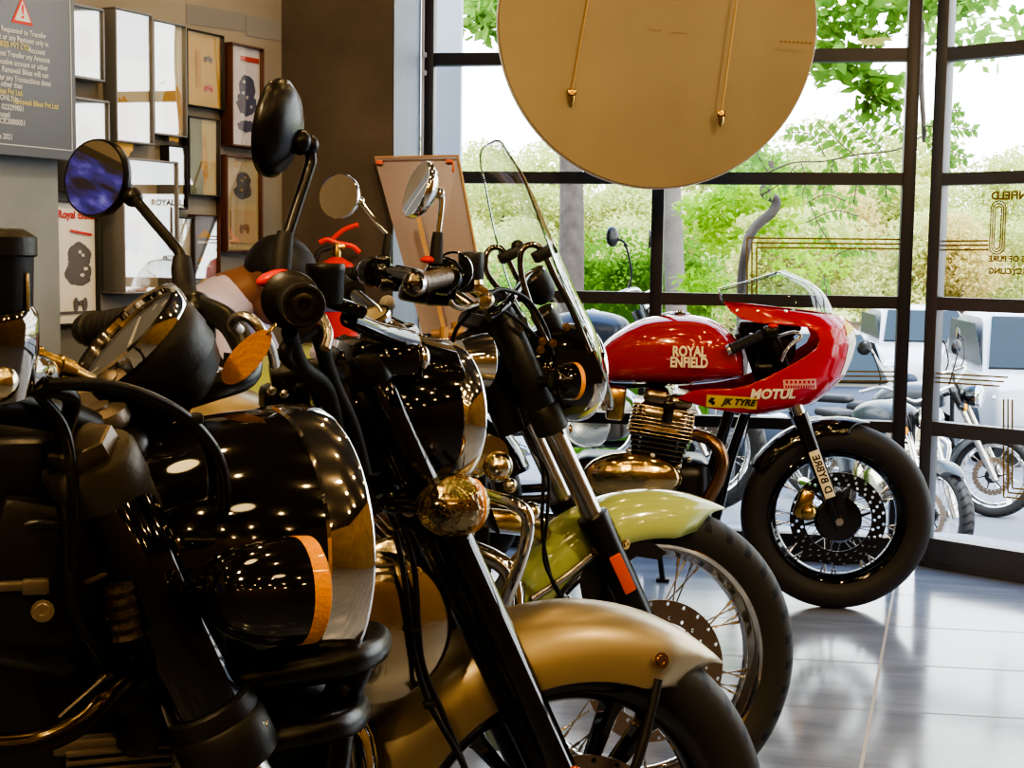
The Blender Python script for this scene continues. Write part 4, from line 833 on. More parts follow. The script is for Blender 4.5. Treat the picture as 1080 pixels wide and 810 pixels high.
# windows
def bar(mb, a, b, w, h, up=None):
    a, b = Vector(a), Vector(b); d = (b-a).normalized(); n = d.cross(V(0, 0, 1)) if abs(d.z) < .9 else (up or V(0, 1, 0)); k = d.cross(n)
    n = n.normalized()*w/2; k = k.normalized()*h/2; mb.rings([[a+n+k, a-n+k, a-n-k, a+n-k], [b+n+k, b-n+k, b-n-k, b+n-k]])
def window(nm, A, B, posts, m, ths, glassn):
    dd = (B-A).normalized(); w = MB()
    for t in posts: p = A+dd*t; w.box((p.x, p.y, CEIL/2), (.048, .06, CEIL), Matrix.Rotation(math.atan2(dd.y, dd.x), 3, 'Z'), bev=.003)
    for z, h in zip(ZM, ths): bar(w, A+V(0, 0, z), B+V(0, 0, z), .05, h)
    bar(w, A+V(0, 0, .010), B+V(0, 0, .010), .06, .018); o = struct(w.build(nm, m))
    q = dd.cross(V(0, 0, 1))*.001
    g = MB().rings([[A+V(0, 0, .03)+q, B+V(0, 0, .03)+q, B+V(0, 0, CEIL)+q, A+V(0, 0, CEIL)+q]], caps=False); g.f = [(0, 1, 2, 3)]; g.build('glass', PANE, o, flat=True); return o
LEN1 = (B_-A_).length; LEN2 = (D_-C_).length
window('window_1', A_, B_, [.012, .938, LEN1-.022], BRZ, [.085, .044, .048, .046, .048, .05, .05], 1)
window('window_2', C_, D_, [.022, 1.15, 2.3, LEN2-.03], BRZ2, [.10, .055, .050, .046, .05, .05, .05], 2)
k = MB().box((-.372, 5.585, 1.5), (.012, .05, 3.0), bev=.002)
for z in (1.97, 1.5, 1.9): k.box((-.366, 5.57, z), (.02, .03, .02), bev=.004)
struct(k.build('trim_1', mat('white_trim', (.55, .56, .58), .5)))
# gold decal lines on the panes
DEC = mat('gold_decal', (.22, .15, .02), .5, 0)
def on(px, py, A, B, off=.03): p = hit(px, py, A, B); n = (B-A).cross(V(0, 0, 1)).normalized(); return p+n*off
dc = MB()
n1 = (B_-A_).cross(V(0, 0, 1)).normalized(); n2 = (D_-C_).cross(V(0, 0, 1)).normalized()
def strip(mb, A, B, p, q, w=.0062, off=.004):
    a, b = hit(*p, A, B), hit(*q, A, B); n = (B-A).cross(V(0, 0, 1)).normalized(); d = (b-a).normalized(); k = d.cross(n)*w/2; o = n*off
    mb.add([a+k+o, b+k+o, b-k+o, a-k+o], [(0, 1, 2, 3)])
for i in range(3):
    z = i*5
    strip(dc, A_, B_, (788+z, 251+z), (949, 252.5+z)); strip(dc, A_, B_, (788+z, 251+z), (788+z, 330)); strip(dc, A_, B_, (820, 391+z), (944, 392+z)); strip(dc, A_, B_, (632, 395+z), (652, 395+z))
dc.build('gold_line_decal', DEC, bpy.data.objects['window_1'], flat=True)
dc = MB()
for i in range(3):
    z = i*4.6
    strip(dc, C_, D_, (982, 254.5+z), (1043, 254+z)); strip(dc, C_, D_, (976, 393+z), (1064-z, 398+z)); strip(dc, C_, D_, (1059+z, 421), (1059+z, 524-z)); strip(dc, C_, D_, (1059+z, 524-z), (1130, 530-z))
dc.build('gold_line_decal', DEC, bpy.data.objects['window_2'], flat=True)
w2 = bpy.data.objects['window_2']; e2 = (D_-C_).normalized()
def dec_at(px, py):
    p = hit(px, py, C_, D_)+n2*.005
    return lambda a, b: p-e2*a+V(0, 0, b)
text('decal_text', 'ROYAL ENFIELD', .042, DEC, dec_at(1046, 207), w2, align='RIGHT', bold=.0018)
text('decal_text', 'YEARS OF PURE', .030, DEC, dec_at(1043, 273), w2, align='RIGHT', bold=.0012)
text('decal_text', 'MOTORCYCLING', .030, DEC, dec_at(1043, 286), w2, align='RIGHT', bold=.0012)
dg = MB(); zc = hit(1060, 240, C_, D_).z; s0 = (hit(1053, 240, C_, D_)-C_).dot(e2)
def dp(s, z): return C_+e2*(s0+s)+V(0, 0, z)+n2*.006
for w_, h_ in ((.028, .098), (.020, .088), (.012, .078)):
    P = [dp(w_*math.cos(t), zc+h_-w_+w_*math.sin(t)) for t in [PI*k/10 for k in range(11)]]+[dp(w_*math.cos(t), zc-h_+w_+w_*math.sin(t)) for t in [PI+PI*k/10 for k in range(11)]]; dg.tube(P+[P[0]], 0.0026, 5, smooth=False)
for w_ in (.030, .022, .014):
    Q = [dp(.068+w_*math.cos(t), zc+.068+w_*math.sin(t)) for t in [R(-10)+R(200)*k/12 for k in range(13)]][::-1]+[dp(.068+.03-w_*.0+.012-w_, zc-.02), dp(.068+.05-w_, zc-.06+w_*.3)]; dg.tube([Q[0]]+Q, .0026, 5, smooth=False)
    one = [dp(.145+w_*.6, zc+.095), dp(.145+w_*.6, zc-.095)]; dg.tube(one, .0026, 5, smooth=False)
dg.build('decal_numerals', DEC, w2, flat=True)
# hanging disc sign
dcn = V(*atY(695.5, 26, 4.75)); dn = V(.10, -1, -.03).normalized()
PLY = mat('raw_plywood_gold', (.30, .225, .115), .45, noise=.10, nscale=3, bump=.02)
ds = MB().lathe([(0, .545), (.002, .548), (.010, .548), (.012, .545)], dcn, -dn, 96).build('round_hanging_sign', PLY, angle=30)
tag(ds, 'large round gold hanging sign seen from its plain back, in front of the window', 'hanging sign')
MB().lathe([(.012, .549), (.013, .5525), (.030, .5525), (.031, .549)], dcn, -dn, 96).build('sign_face', mat('pale_edge', (.75, .75, .74), .4), ds)
for px, py, qx in ((603, 98, 622), (760, 120, 779)):
    p = atY(px, py, 4.73); k = MB().tube([p+V(0, -.02, .01), atY(qx-2, 0, 4.71), atY(qx+6, -60, 4.74)], .0035, 8, smooth=False).build('suspension_rod', mat('tan_rod', (.45, .30, .12), .5), ds)
    c = MB().box(p+V(0, -.012, .0), (.028, .018, .022), bev=.004); bolt(c, p+V(0, -.02, 0), (0, -1, 0), .006); c.lathe([(0, .012), (.02, .010), (.034, .004)], p+V(0, -.012, -.012), (0, 0, -1), 16); c.build('rod_clip', BRASS, ds)
du, dv = frame_from(dn)[1:]; k = MB()
for x0, x1, y0 in ((535, 560, 15), (563, 566, 17), (569, 572, 18), (581, 588, 20), (596, 604, 21), (608, 650, 25), (660, 678, 29), (680, 698, 31), (708, 724, 34)):
    x = x0
    while x < x1: k.add([*(dcn+(atY(a, y0+(a-x0)*.09+b, 4.75)-dcn)*1.0+dn*.004 for a, b in ((x, -.4), (x+2, -.4), (x+2, .5), (x, .5)))], [(0, 1, 2, 3)]); x += 3
for i in range(8): x = 820+i*4.3; k.add([(atY(a, 45+i*.25+b, 4.75)+dn*.028) for a, b in ((x, -1), (x+3, -1), (x+3, 1), (x, 1))], [(0, 1, 2, 3)])
k.build('faint_print', mat('brown_ink', (.20, .11, .03), .6), ds, flat=True)
cf = V(dcn.x, dcn.y, 0); MB().tube([atY(628, -60, 4.74), (atY(628, -60, 4.74).x, 4.74, CEIL)], .004).tube([atY(785, -60, 4.74), (atY(785, -60, 4.74).x, 4.74, CEIL)], .004).build('suspension_cable', STEEL, ds)
# framed pictures on the left wall
def wpt(px, py, off=0): p = hit(px, py, W0, WB); return p+nW*off
FR = {'grey': mat('grey_frame', (.20, .20, .20), .4, .2), 'brown': mat('brown_frame', (.09, .035, .02), .35), 'black': mat('black_frame', (.02, .016, .014), .4), 'thin': mat('thin_black_frame', (.03, .028, .025), .4)}
def pic_mat(name, base, blot, sc_=14, thr=.5):
    m, nt, b = nodes(name); n = nt.nodes.new('ShaderNodeTexNoise'); n.inputs['Scale'].default_value = sc_; n.inputs['Detail'].default_value = 3; tc = nt.nodes.new('ShaderNodeTexCoord'); nt.links.new(tc.outputs['Object'], n.inputs[0])
    r = nt.nodes.new('ShaderNodeValToRGB'); nt.links.new(n.outputs['Fac'], r.inputs[0]); r.color_ramp.elements[0].position = thr; r.color_ramp.elements[1].position = thr+.08; r.color_ramp.elements[0].color = (*base, 1); r.color_ramp.elements[1].color = (*blot, 1); nt.links.new(r.outputs[0], b.inputs['Base Color']); b.inputs['Roughness'].default_value = .6; return m
def blob(cx, cy, rx, ry, n=26, jag=.15, seed=1):
    r_ = random.Random(seed); return [(cx+rx*math.cos(t)*(1+r_.uniform(-jag, jag)), cy+ry*math.sin(t)*(1+r_.uniform(-jag, jag))) for t in [2*PI*k/n for k in range(n)]]
def moto(cx, cz, s, m, asp=1.0):
    P = []
    for x in (-.55, .55): P.append(('wheel_drawing', circ(cx+x*s, cz-.25*s*asp, .30*s, 20), m)); 
    P += [('bike_drawing', [(cx-.6*s, cz), (cx-.1*s, cz-.1*s*asp), (cx+.25*s, cz+.25*s*asp), (cx+.55*s, cz+.5*s*asp), (cx+.4*s, cz+.5*s*asp), (cx+.05*s, cz+.35*s*asp), (cx-.5*s, cz+.2*s*asp)], m), ('bike_drawing', [(cx-.2*s, cz-.35*s*asp), (cx+.25*s, cz-.35*s*asp), (cx+.2*s, cz), (cx-.2*s, cz)], m)]
    return P
def portrait(cx, cz, rx, rz, m, m2, seed=1):
    r_ = random.Random(seed); P = [('portrait_print', blob(cx, cz+rz*.30, rx*1.1, rz*.65, 30, .08, seed), m), ('portrait_print', blob(cx-rx*.1, cz-rz*.45, rx*1.3, rz*.6, 30, .12, seed+1), m)]
    for k in range(4): P.append(('portrait_detail', [(a, b-.0) for a, b in blob(cx+r_.uniform(-.6, .6)*rx, cz+r_.uniform(-.7, .8)*rz, rx*.16, rz*.08, 8, .5, seed+k+2)], m2))
    return P
def picture(x0, y0, x1, y1, fr, base, fw, dep, label, art, glass=True, deep=False):
    a = wpt(x0, y0); b = wpt(x1, y1); s0 = -(a-W0).dot(dW); s1 = -(b-W0).dot(dW); z1, z0 = a.z, b.z; W = s0-s1; H = z1-z0
    o = empty('framed_picture', W0-dW*(s0+s1)/2+V(0, 0, (z0+z1)/2)); o.rotation_euler = (0, 0, math.atan2(dW.y, dW.x)); tag(o, label, 'picture', 'pictures on the left wall')
    # local: x along wall (away), -y out of wall, z up
    m = MB(); y = -dep/2-.002; fw *= .62; yp = -dep+.014 if not deep else -.012
    for cx, cz, sx_, sz_ in ((0, H/2-fw/2, W, fw), (0, -H/2+fw/2, W, fw), (-W/2+fw/2, 0, fw, H-2*fw), (W/2-fw/2, 0, fw, H-2*fw)): m.box((cx, y, cz), (sx_, dep, sz_), bev=.002)
    m.build('frame', FR[fr], o); w, h = W/2-fw, H/2-fw
    MB().box((0, yp+.003, 0), (W-fw, .006, H-fw)).build('print', mat('paper_%d' % len(MATS), base, .7, noise=.06, nscale=9), o, flat=True)
    for ai, (nm, poly, mm) in enumerate(art(w, h)): MB().prism([(p[0]*w, p[1]*h) for p in poly], (0, yp-.0004-.0004*ai, 0), (1, 0, 0), (0, 0, 1), (0, -.0006, 0)).build(nm, mm, o, flat=True)
    if glass: MB().box((0, -dep+.006, 0), (W-fw*1.6, .002, H-fw*1.6)).build('glass', PICG, o, flat=True)
    return o, w, h
INKB = mat('blue_black_ink', (.05, .06, .14), .6); INKR = mat('red_ink', (.55, .05, .04), .6); INKG = mat('grey_ink', (.13, .12, .12), .6); INKY = mat('amber_ink', (.55, .32, .05), .6); INKW = mat('pale_ink', (.7, .68, .6), .6); INKO = mat('brown_ink_print', (.30, .15, .06), .6); INKC = mat('teal_ink', (.18, .22, .12), .6)
picture(54, 2, 97, 88, 'grey', (.75, .75, .70), .012, .05, 'framed print beside the grey notice board, upper of the two cut off by the board', lambda w, h: [('art', blob(.1, 0, .6, .5, seed=2), INKY)])
picture(56, 101, 103, 205, 'grey', (.78, .76, .70), .012, .05, 'framed print just right of the grey notice board, above the white poster', lambda w, h: [('art', blob(.1, 0, .6, .5, seed=4), INKY)])
picture(107, 8, 149, 154, 'grey', (.62, .55, .40), .009, .05, 'tall grey framed print with a brown patch at its top, in the top row', lambda w, h: [('art', [(-1, .25), (1, .3), (1, 1), (-1, 1)], INKO), ('art', blob(-.4, -.8, .6, .5, seed=5), INKY)])
picture(150, 20, 187, 146, 'grey', (.70, .68, .50), .009, .04, 'tall grey framed print between the brown topped print and the yellow print', lambda w, h: [('art', blob(.4, -.6, .7, .5, seed=6), INKY)])
picture(189, 30, 229, 117, 'thin', (.62, .42, .10), .006, .03, 'small thin framed yellow print with two little motorcycle drawings', lambda w, h: moto(.3, .35, .28, INKG, .6)+moto(.3, -.45, .28, INKR, .6)+[ ('art', [(-.4, -.5), (-.15, -.5), (-.15, .5), (-.4, .5)], INKY)])
picture(231, 45, 266, 158, 'brown', (.72, .70, .72), .010, .05, 'brown box framed white print with a blue figure, rightmost of the top row', lambda w, h: [*portrait(.15, .05, .5, .42, INKB, INKW, 9), ('art', blob(.1, -.6, .6, .12, seed=10), INKB), ('art', [(-.3, .72), (.9, .72), (.9, .82), (-.3, .82)], INKR)])
picture(168, 153, 189, 221, 'black', (.45, .42, .25), .007, .035, 'small dark framed print under the tall grey framed one', lambda w, h: [('art', blob(0, 0, .6, .5, seed=11), INKC)])
picture(191, 122, 225, 208, 'thin', (.55, .45, .16), .007, .03, 'thin framed green and amber map print below the yellow print', lambda w, h: [('art', [(-1, -1), (0.1, -1), (.0, 1), (-1, 1)], INKC), ('art', blob(.2, -.1, .2, .6, seed=12, jag=.3), INKY)])
picture(227, 163, 266, 266, 'brown', (.55, .46, .26), .011, .045, 'dark wooden frame around two stacked sepia photographs', lambda w, h: [('art', [(-.6, .0), (.8, .0), (.8, .85), (-.6, .85)], mat('sepia_pale', (.50, .44, .30), .6)), *portrait(.1, .42, .4, .3, INKG, INKY, 13), ('art', [(-.7, -.85), (.8, -.85), (.8, -.12), (-.7, -.12)], mat('sepia_pale_low', (.55, .40, .22), .6)), *moto(.1, -.5, .35, INKO, .5)])
o, w, h = picture(104, 166, 165, 308, 'grey', (.62, .56, .46), .010, .09, 'large deep framed print of a motorcycle under a red flag, behind the black round mirror', lambda w, h: [('art', [(-.5, .0), (.35, .10), (.35, -.18), (-.5, -.15)], INKR), *moto(-.05, -.25, .42, INKG, .45)], deep=True)
picture(168, 228, 195.5, 312, 'black', (.55, .50, .32), .009, .04, 'dark framed print low on the wall, left of the one with little roofs', lambda w, h: [('art', blob(.1, -.1, .4, .3, seed=16), INKG)])
picture(197, 226, 225, 312, 'brown', (.22, .25, .30), .006, .03, 'brown framed print of three small tan roofs on slate blue', lambda w, h: [('art', [(-.6, a), (.7, a), (.05, a+.22)], INKY) for a in (-.75, -.15, .45)]+[('art', [(-.6, a-.14), (.5, a-.14), (.5, a-.08), (-.6, a-.08)], INKW) for a in (-.75, -.15, .45)])
o, w, h = picture(48, 211, 98, 341, 'thin', (.74, .72, .66), .007, .03, 'white poster with red lettering and a dark helmeted portrait, beside the grey pillar', lambda w, h: [*portrait(.25, .0, .5, .36, INKG, INKW, 17), *moto(.25, -.66, .38, INKG, .28), ('art', [(-.9, -.84), (.9, -.84), (.9, -.80), (-.9, -.80)], INKG), ('art', [(-.2, .52), (.8, .46), (.8, .50), (-.2, .56)], INKR)], glass=False)
text('poster_lettering', 'Royal Enfield', .030, INKR, lambda a, b: V(w*.22+a, -.018, h*.80+b), o, bold=.001, sx=.95)
# faint painted band high on the wall
k = MB()
for x0, x1, y0, y1 in ((196, 258, 4, 25), (259, 296, 16, 38)): k.add([wpt(x0, y0, .002), wpt(x1, y0+(x1-x0)*.16, .002), wpt(x1, y1+(x1-x0)*.14, .002), wpt(x0, y1, .002)], [(0, 1, 2, 3)])
o = k.build('trim_2', mat('faint_grey_band', (.19, .18, .165), .8), flat=True); struct(o)
# notice board
sA = P0+nW*.03; sB = sA-dW*2
def spt(px, py, off=0): return hit(px, py, sA, sB)+nW*off
e = spt(78, 170); zb = e.z; L_ = 1.0
nb = empty('notice_board', e-dW*L_/2+V(0, 0, .45)); nb.rotation_euler = (0, 0, math.atan2(dW.y, dW.x)); tag(nb, 'dark grey notice board with white and yellow lettering on the pillar', 'notice board')
MB().box((0, 0, 0), (L_, .02, .9), bev=.002).build('board', mat('slate_board', (.115, .125, .14), .35), nb)
PW = mat('notice_white', (.50, .52, .54), .6); PY = mat('notice_yellow', (.50, .46, .18), .6)
nbi = Matrix.Rotation(-math.atan2(dW.y, dW.x), 3, 'Z')
def nt_(body, px, py, m, size=.0185, al='RIGHT'):
    p = nbi @ (spt(px, py)-nb.location); text('notice_text', body, size, m, lambda a, b: V(p.x+a, -.0115, p.z+b), nb, align=al, bold=.0004, sx=.80)
for body, px, py, m in (('All Customers are Requested to Transfer', 45, 39, PW), ('Booking Amount or any Payment only in', 47.5, 47.5, PW), ('RAMSWALI BIKES PVT LTD', 27.5, 51.5, PY), ('Account', 44, 56, PW), ('Please do not Transfer any Amount', 49, 64.5, PW), ('in any Executive account or other', 47, 72.5, PW),
    ('account. Ramswali Bikes will not', 47.5, 80.5, PW), ('be responsible for any Transactions done', 50, 89, PW), ('in accounts other than', 20, 91.5, PW), ('Ramswali Bikes Pvt Ltd.', 21, 99, PY), ('Transfer ONLY in :', 18.5, 105.5, PW), ('Ramswali Bikes Pvt Ltd', 58, 113, PY), ('A/C 023299001', 22, 115.5, PW), ('Bank : Bhopal', 7, 121.5, PW), ('IFSC : ICIC0000051', 23.5, 130.5, PW), ('Since 2021', 10, 145, PW)): nt_(body, px, py, m)
p = nbi @ (spt(20, 12)-nb.location); MB().prism([(-.032, -.03), (.032, -.03), (0, .035)], (p.x, -.0102, p.z), (1, 0, 0), (0, 0, 1), (0, -.001, 0)).build('warning_triangle_border', INKR, nb)
MB().prism([(-.024, -.024), (.024, -.024), (0, .025)], (p.x, -.0115, p.z), (1, 0, 0), (0, 0, 1), (0, -.001, 0)).build('warning_triangle', PW, nb); text('exclamation_mark', '!', .045, INKR, lambda a, b: V(p.x+a, -.0128, p.z-.003+b), nb, bold=.001)
p = nbi @ (spt(73, 159)-nb.location); MB().box((p.x-.45, -.0105, p.z), (.9, .001, .002)).build('border_line', PW, nb); MB().box((p.x, -.0105, p.z+.4), (.002, .001, .8)).build('border_line', PW, nb)
# glowing panel added out of view on the left wall to colour mirror reflections
m, nt, b = nodes('blue_screen_glow'); n = nt.nodes.new('ShaderNodeTexNoise'); n.inputs['Scale'].default_value = 16; n.inputs['Detail'].default_value = 3; r = nt.nodes.new('ShaderNodeValToRGB'); nt.links.new(n.outputs['Fac'], r.inputs[0])
for e_, (p_, c_) in zip([r.color_ramp.elements[0], r.color_ramp.elements[1], r.color_ramp.elements.new(.55), r.color_ramp.elements.new(.64)], ((.40, (.004, .004, .02, 1)), (.75, (.45, .45, .10, 1)), (.55, (.03, .03, .30, 1)), (.64, (.16, .13, .50, 1)))): e_.position = p_; e_.color = c_
nt.links.new(r.outputs[0], b.inputs['Emission Color']); b.inputs['Emission Strength'].default_value = .55; b.inputs['Base Color'].default_value = (.02, .02, .03, 1)
wc = V(-.772-4.3*dW.x/dW.y, .30, 1.56)+nW*.03; vs = empty('wall_screen', wc); vs.rotation_euler = (0, 0, math.atan2(dW.y, dW.x)); tag(vs, 'lit blue and violet wall screen reflected in the round mirror of the nearest motorcycle', 'screen')
MB().box((0, 0, 0), (1.9, .04, .80), bev=.004).build('bezel', MATTE, vs); MB().box((0, -.022, 0), (1.84, .004, .74)).build('display', MATS['blue_screen_glow'], vs, flat=True)
# easel with board
eb = empty('easel', (atY(455, 300, 4.45).x, 4.45, 0)); tag(eb, 'easel holding a pinkish brown board in front of the grey window reveal', 'easel')
def el(px, py, Y): return atY(px, py, Y)-eb.location
PINK = mat('mauve_board', (.165, .110, .105), .30)
q = [el(395, 167, 4.52), el(483, 165, 4.52), el(517, 345, 4.36), el(446, 352, 4.36)]; nq = (q[1]-q[0]).cross(q[3]-q[0]).normalized()*.012
MB().rings([q, [v+nq for v in q]]).build('board', PINK, eb, flat=True)
MB().tube([el(483, 164, 4.50), el(517, 345, 4.34)], .004).tube([el(395, 166, 4.50), el(483, 164, 4.50)], .003).build('board_edge', mat('board_edge_wood', (.42, .25, .12), .5), eb)
WOOD = mat('easel_pine', (.42, .24, .09), .5, noise=.2, nscale=8)
k = MB(); bar(k, el(438, 215, 4.34), el(468, 345, 4.30), .03, .012)
for a, c in (((468, 345, 4.30), (487, 470, 4.30)), ((400, 330, 4.55), (395, 500, 4.50))): k.tube([el(*a), V(el(*c).x, el(*c).y, .0)], .013, 8)
k.tube([el(455, 352, 4.32), el(490, 350, 4.32)], .012, 8).tube([V(.18, .02, 0), el(480, 340, 4.36)], .013, 8); k.build('leg_frame', WOOD, eb)
MB().box(el(400, 171, 4.505), (.022, .004, .014), bev=.001).box(el(474, 170, 4.505), (.022, .004, .010), bev=.001).box(el(478, 176, 4.505), (.006, .004, .035), bev=.001).build('tape', mat('red_tape', (.60, .12, .06), .5), eb)
# fire extinguisher hung on the brown wall
xb = V(*atY(355, 284, 4.44)); fx_ = empty('fire_extinguisher', (xb.x, xb.y, xb.z-.46)); tag(fx_, 'red fire extinguisher with raised red handle against the dark brown wall', 'fire extinguisher')
MB().lathe([(0, .06), (.01, .066), (.43, .066), (.46, .062), (.482, .048), (.494, .025), (.50, .014)], (0, 0, 0), (0, 0, 1), 40).build('cylinder', REDP, fx_)
MB().lathe([(0, .0665), (.04, .0668), (.085, .0665)], (0, 0, .325), (0, 0, 1), 40, caps=False).build('paper_label', mat('blue_label', (.10, .12, .30), .5), fx_)
MB().lathe([(0, .014), (.02, .016), (.04, .012), (.05, .012)], (0, 0, .495), (0, 0, 1), 20).box((.01, 0, .53), (.04, .02, .02), bev=.004).build('valve', BRASS, fx_)
MB().tube([(-.055, 0, .545), (-.03, 0, .555), (0, 0, .545), (.05, 0, .535), (.075, 0, .515)], .0055, 10, squash=1.5).build('carry_handle', REDP, fx_)
MB().tube([(-.015, 0, .555), (.02, 0, .585), (.055, 0, .60), (.07, 0, .603)], .005, 10, squash=1.5).build('lever', REDP, fx_)
MB().tube([(-.02, -.01, .53), (-.06, -.03, .50), (-.075, -.02, .35), (-.06, 0, .15)], .009, 12).build('hose', RUB, fx_)
MB().box((0, .085, .3), (.03, .05, .25), bev=.004).build('wall_bracket', STEEL, fx_)
# ================================================================== seated person
def skin(name, pts, edges, m, parent=None, sub=2, root=0):
    # limbs as overlapping tapered lofts and joint balls, fused into one surface by merged()
    mb = MB()
    def rr(r): return r if isinstance(r, tuple) else (r, r)
    for p, r in pts: a, b = rr(r); mb.ball(p, (b, a, (a+b)/2 if a < .1 else b), seg=20, rings=12)
    for i, j in edges:
        (p, r), (q, t) = pts[i], pts[j]; p, q = Vector(p), Vector(q); a = (q-p).normalized(); rings = []
        y = V(0, 1, 0)-a*a.y
        if y.length < .2: y = V(1, 0, 0)-a*a.x
        y.normalize(); x = y.cross(a)
        t_ = (min(rr(t)), min(rr(t))) if (isinstance(r, tuple) and not isinstance(t, tuple)) else rr(t); r_ = (min(rr(r)), min(rr(r))) if (isinstance(t, tuple) and not isinstance(r, tuple)) else rr(r)
        if not isinstance(t, tuple) and isinstance(r, tuple): r_ = (max(t, .6*min(r_)),)*2
        for f in (0, .33, .66, 1): rings.append([p.lerp(q, f)+(y*math.cos(k*PI/10)*(r_[0]+(t_[0]-r_[0])*f)+x*math.sin(k*PI/10)*(r_[1]+(t_[1]-r_[1])*f)) for k in range(20)])
        mb.rings(rings)
    return mb
def merged(name, meshes, m, parent, voxel=.008, sm=4):
    mb = MB()
    for me in [x for x in meshes if x is not None]:
        if isinstance(me, MB): mb.add(me.v, me.f)
        else: mb.add([v.co for v in me.vertices], [tuple(p.vertices) for p in me.polygons])
    o = mb.build(name, m, parent); r = o.modifiers.new('r', 'REMESH'); r.mode = 'VOXEL'; r.voxel_size = voxel; r.use_smooth_shade = True
    s = o.modifiers.new('s', 'SMOOTH'); s.iterations = sm; s.factor = .5; return o
pp = empty('person', (-.95, 3.72, 0)); tag(pp, 'person with short black hair and pale lavender shirt, seated with head bowed', 'person')
def J(x, y, z): return (x, y, z)
neck = J(.185, 0, 1.065); chest = J(.10, 0, .96)
bp_ = [(J(0, 0, .53), (.15, .11)), (J(.02, 0, .70), (.14, .10)), (chest, (.15, .11)), (neck, .066), (J(.245, 0, 1.09), .060)]
be = [(0, 1), (1, 2), (2, 3), (3, 4)]
def chain(base, P):
    i = base
    for p in P: bp_.append(p); be.append((i, len(bp_)-1)); i = len(bp_)-1
    return i
for s in (-1, 1):
    chain(2, [(J(.15, s*.15, 1.00), .062), (J(.19, s*.20, .95), .052), (J(.30, s*.22, .74), .042), (J(.45, s*.16, .72), .034), (J(.52, s*.12, .73), .026), (J(.57, s*.11, .73), (.035, .016))])
    chain(0, [(J(.05, s*.09, .50), .088), (J(.42, s*.11, .50), .062), (J(.44, s*.11, .45), .058), (J(.40, s*.11, .10), .036), (J(.42, s*.11, .05), .036), (J(.54, s*.12, .035), .032)])
SKINM = mat('skin', (.19, .09, .05), .45, noise=.06, nscale=30); SHIRT = mat('lavender_shirt', (.44, .40, .52), .8, bump=.3, bscale=14); TRS = mat('dark_trousers', (.03, .035, .06), .8); HAIR = mat('black_hair', (.008, .006, .006), .5, bump=.25, bscale=220)
Hc = V(.315, 0, 1.104); HM = Matrix.Rotation(R(38), 3, 'Y')   # bowed forward
def hp(x, y, z): return Hc+HM @ V(x, y, z)
head = MB().ball(hp(-.01, 0, .02), (.096, .076, .095), HM).ball(hp(.03, 0, -.05), (.062, .055, .065), HM).ball(hp(.095, 0, -.015), (.018, .013, .026), HM).ball(hp(.075, 0, -.08), (.025, .03, .02), HM)
head.ball(hp(.085, 0, -.052), (.012, .026, .007), HM).ball(hp(.08, 0, .022), (.016, .05, .010), HM)
for s in (-1, 1): head.ball(hp(-.005, s*.078, -.01), (.020, .010, .033), HM).ball(hp(.062, s*.032, -.005), (.012, .014, .010), HM)
fing = []
for s in (-1, 1):
    for k in range(4):
        ln = (.034, .04, .037, .028)[k]; y = s*(.085+.017*k)
        fing.append(skin('f', [((.57, y, .73), .010), ((.60, y, .728), .009), ((.60+ln*.8, y, .715), .008), ((.60+ln*1.2, y, .70), .0065)], [(0, 1), (1, 2), (2, 3)], None, sub=1))
    fing.append(skin('f', [((.55, s*.085, .725), .012), ((.575, s*.062, .715), .010), ((.60, s*.055, .705), .008)], [(0, 1), (1, 2)], None, sub=1))
body = merged('body', [skin('b', bp_, be, None), head]+fing, SKINM, pp, .007, 3)
for s in (-1, 1):
    MB().ball(hp(.072, s*.031, -.004), .0105).build('eye', WHITEP, pp); MB().ball(hp(.080, s*.031, -.007), .005).build('iris', INK, pp)
hr = MB().ball(hp(-.012, 0, .034), (.099, .081, .088), HM).ball(hp(-.050, 0, .012), (.062, .068, .060), HM); merged('hair', [hr], HAIR, pp, .008, 2)
sp_ = [(J(0, 0, .52), (.17, .13)), (J(.02, 0, .70), (.16, .125)), (chest, (.165, .13)), (J(.165, 0, 1.030), .088), (J(.19, 0, 1.055), .076)]; se = [(0, 1), (1, 2), (2, 3), (3, 4)]
bp_, be = sp_, se
for s in (-1, 1): chain(2, [(J(.15, s*.15, 1.00), .076), (J(.19, s*.20, .95), .070), (J(.265, s*.215, .80), .062)])
merged('shirt', [skin('s', bp_, be, None)], SHIRT, pp, .010, 4)
MB().lathe([(0, .080), (.02, .076), (.034, .073), (.033, .068), (.0, .072)], (.170, 0, 1.035), (.45, 0, .89), 32, caps=False).build('collar', mat('shirt_collar', (.55, .48, .60), .7), pp, solid=.003)
bp_, be = [(J(0, 0, .53), (.155, .13))], []
for s in (-1, 1): chain(0, [(J(.05, s*.09, .50), .096), (J(.42, s*.11, .50), .072), (J(.445, s*.11, .45), .070), (J(.40, s*.11, .12), .055)])
merged('trousers', [skin('t', bp_, be, None)], TRS, pp, .010, 3)
sh_ = MB()
for s in (-1, 1): sh_.ball((.47, s*.115, .045), (.13, .045, .045)); sh_.ball((.40, s*.112, .06), (.05, .04, .05))
merged('shoes', [sh_], MATTE, pp, .009, 2)
stl = empty('stool', (-.95, 3.72, 0)); tag(stl, 'round black stool under the seated person', 'stool')
MB().lathe([(0, .15), (.01, .165), (.035, .165), (.045, .15)], (0, 0, .375), (0, 0, 1), 36).build('seat', RUB, stl)
for k in range(4): a = PI/4+k*PI/2; MB().tube([(.10*math.cos(a), .10*math.sin(a), .38), (.17*math.cos(a), .17*math.sin(a), 0)], .011, 10).build('leg', STEEL, stl)
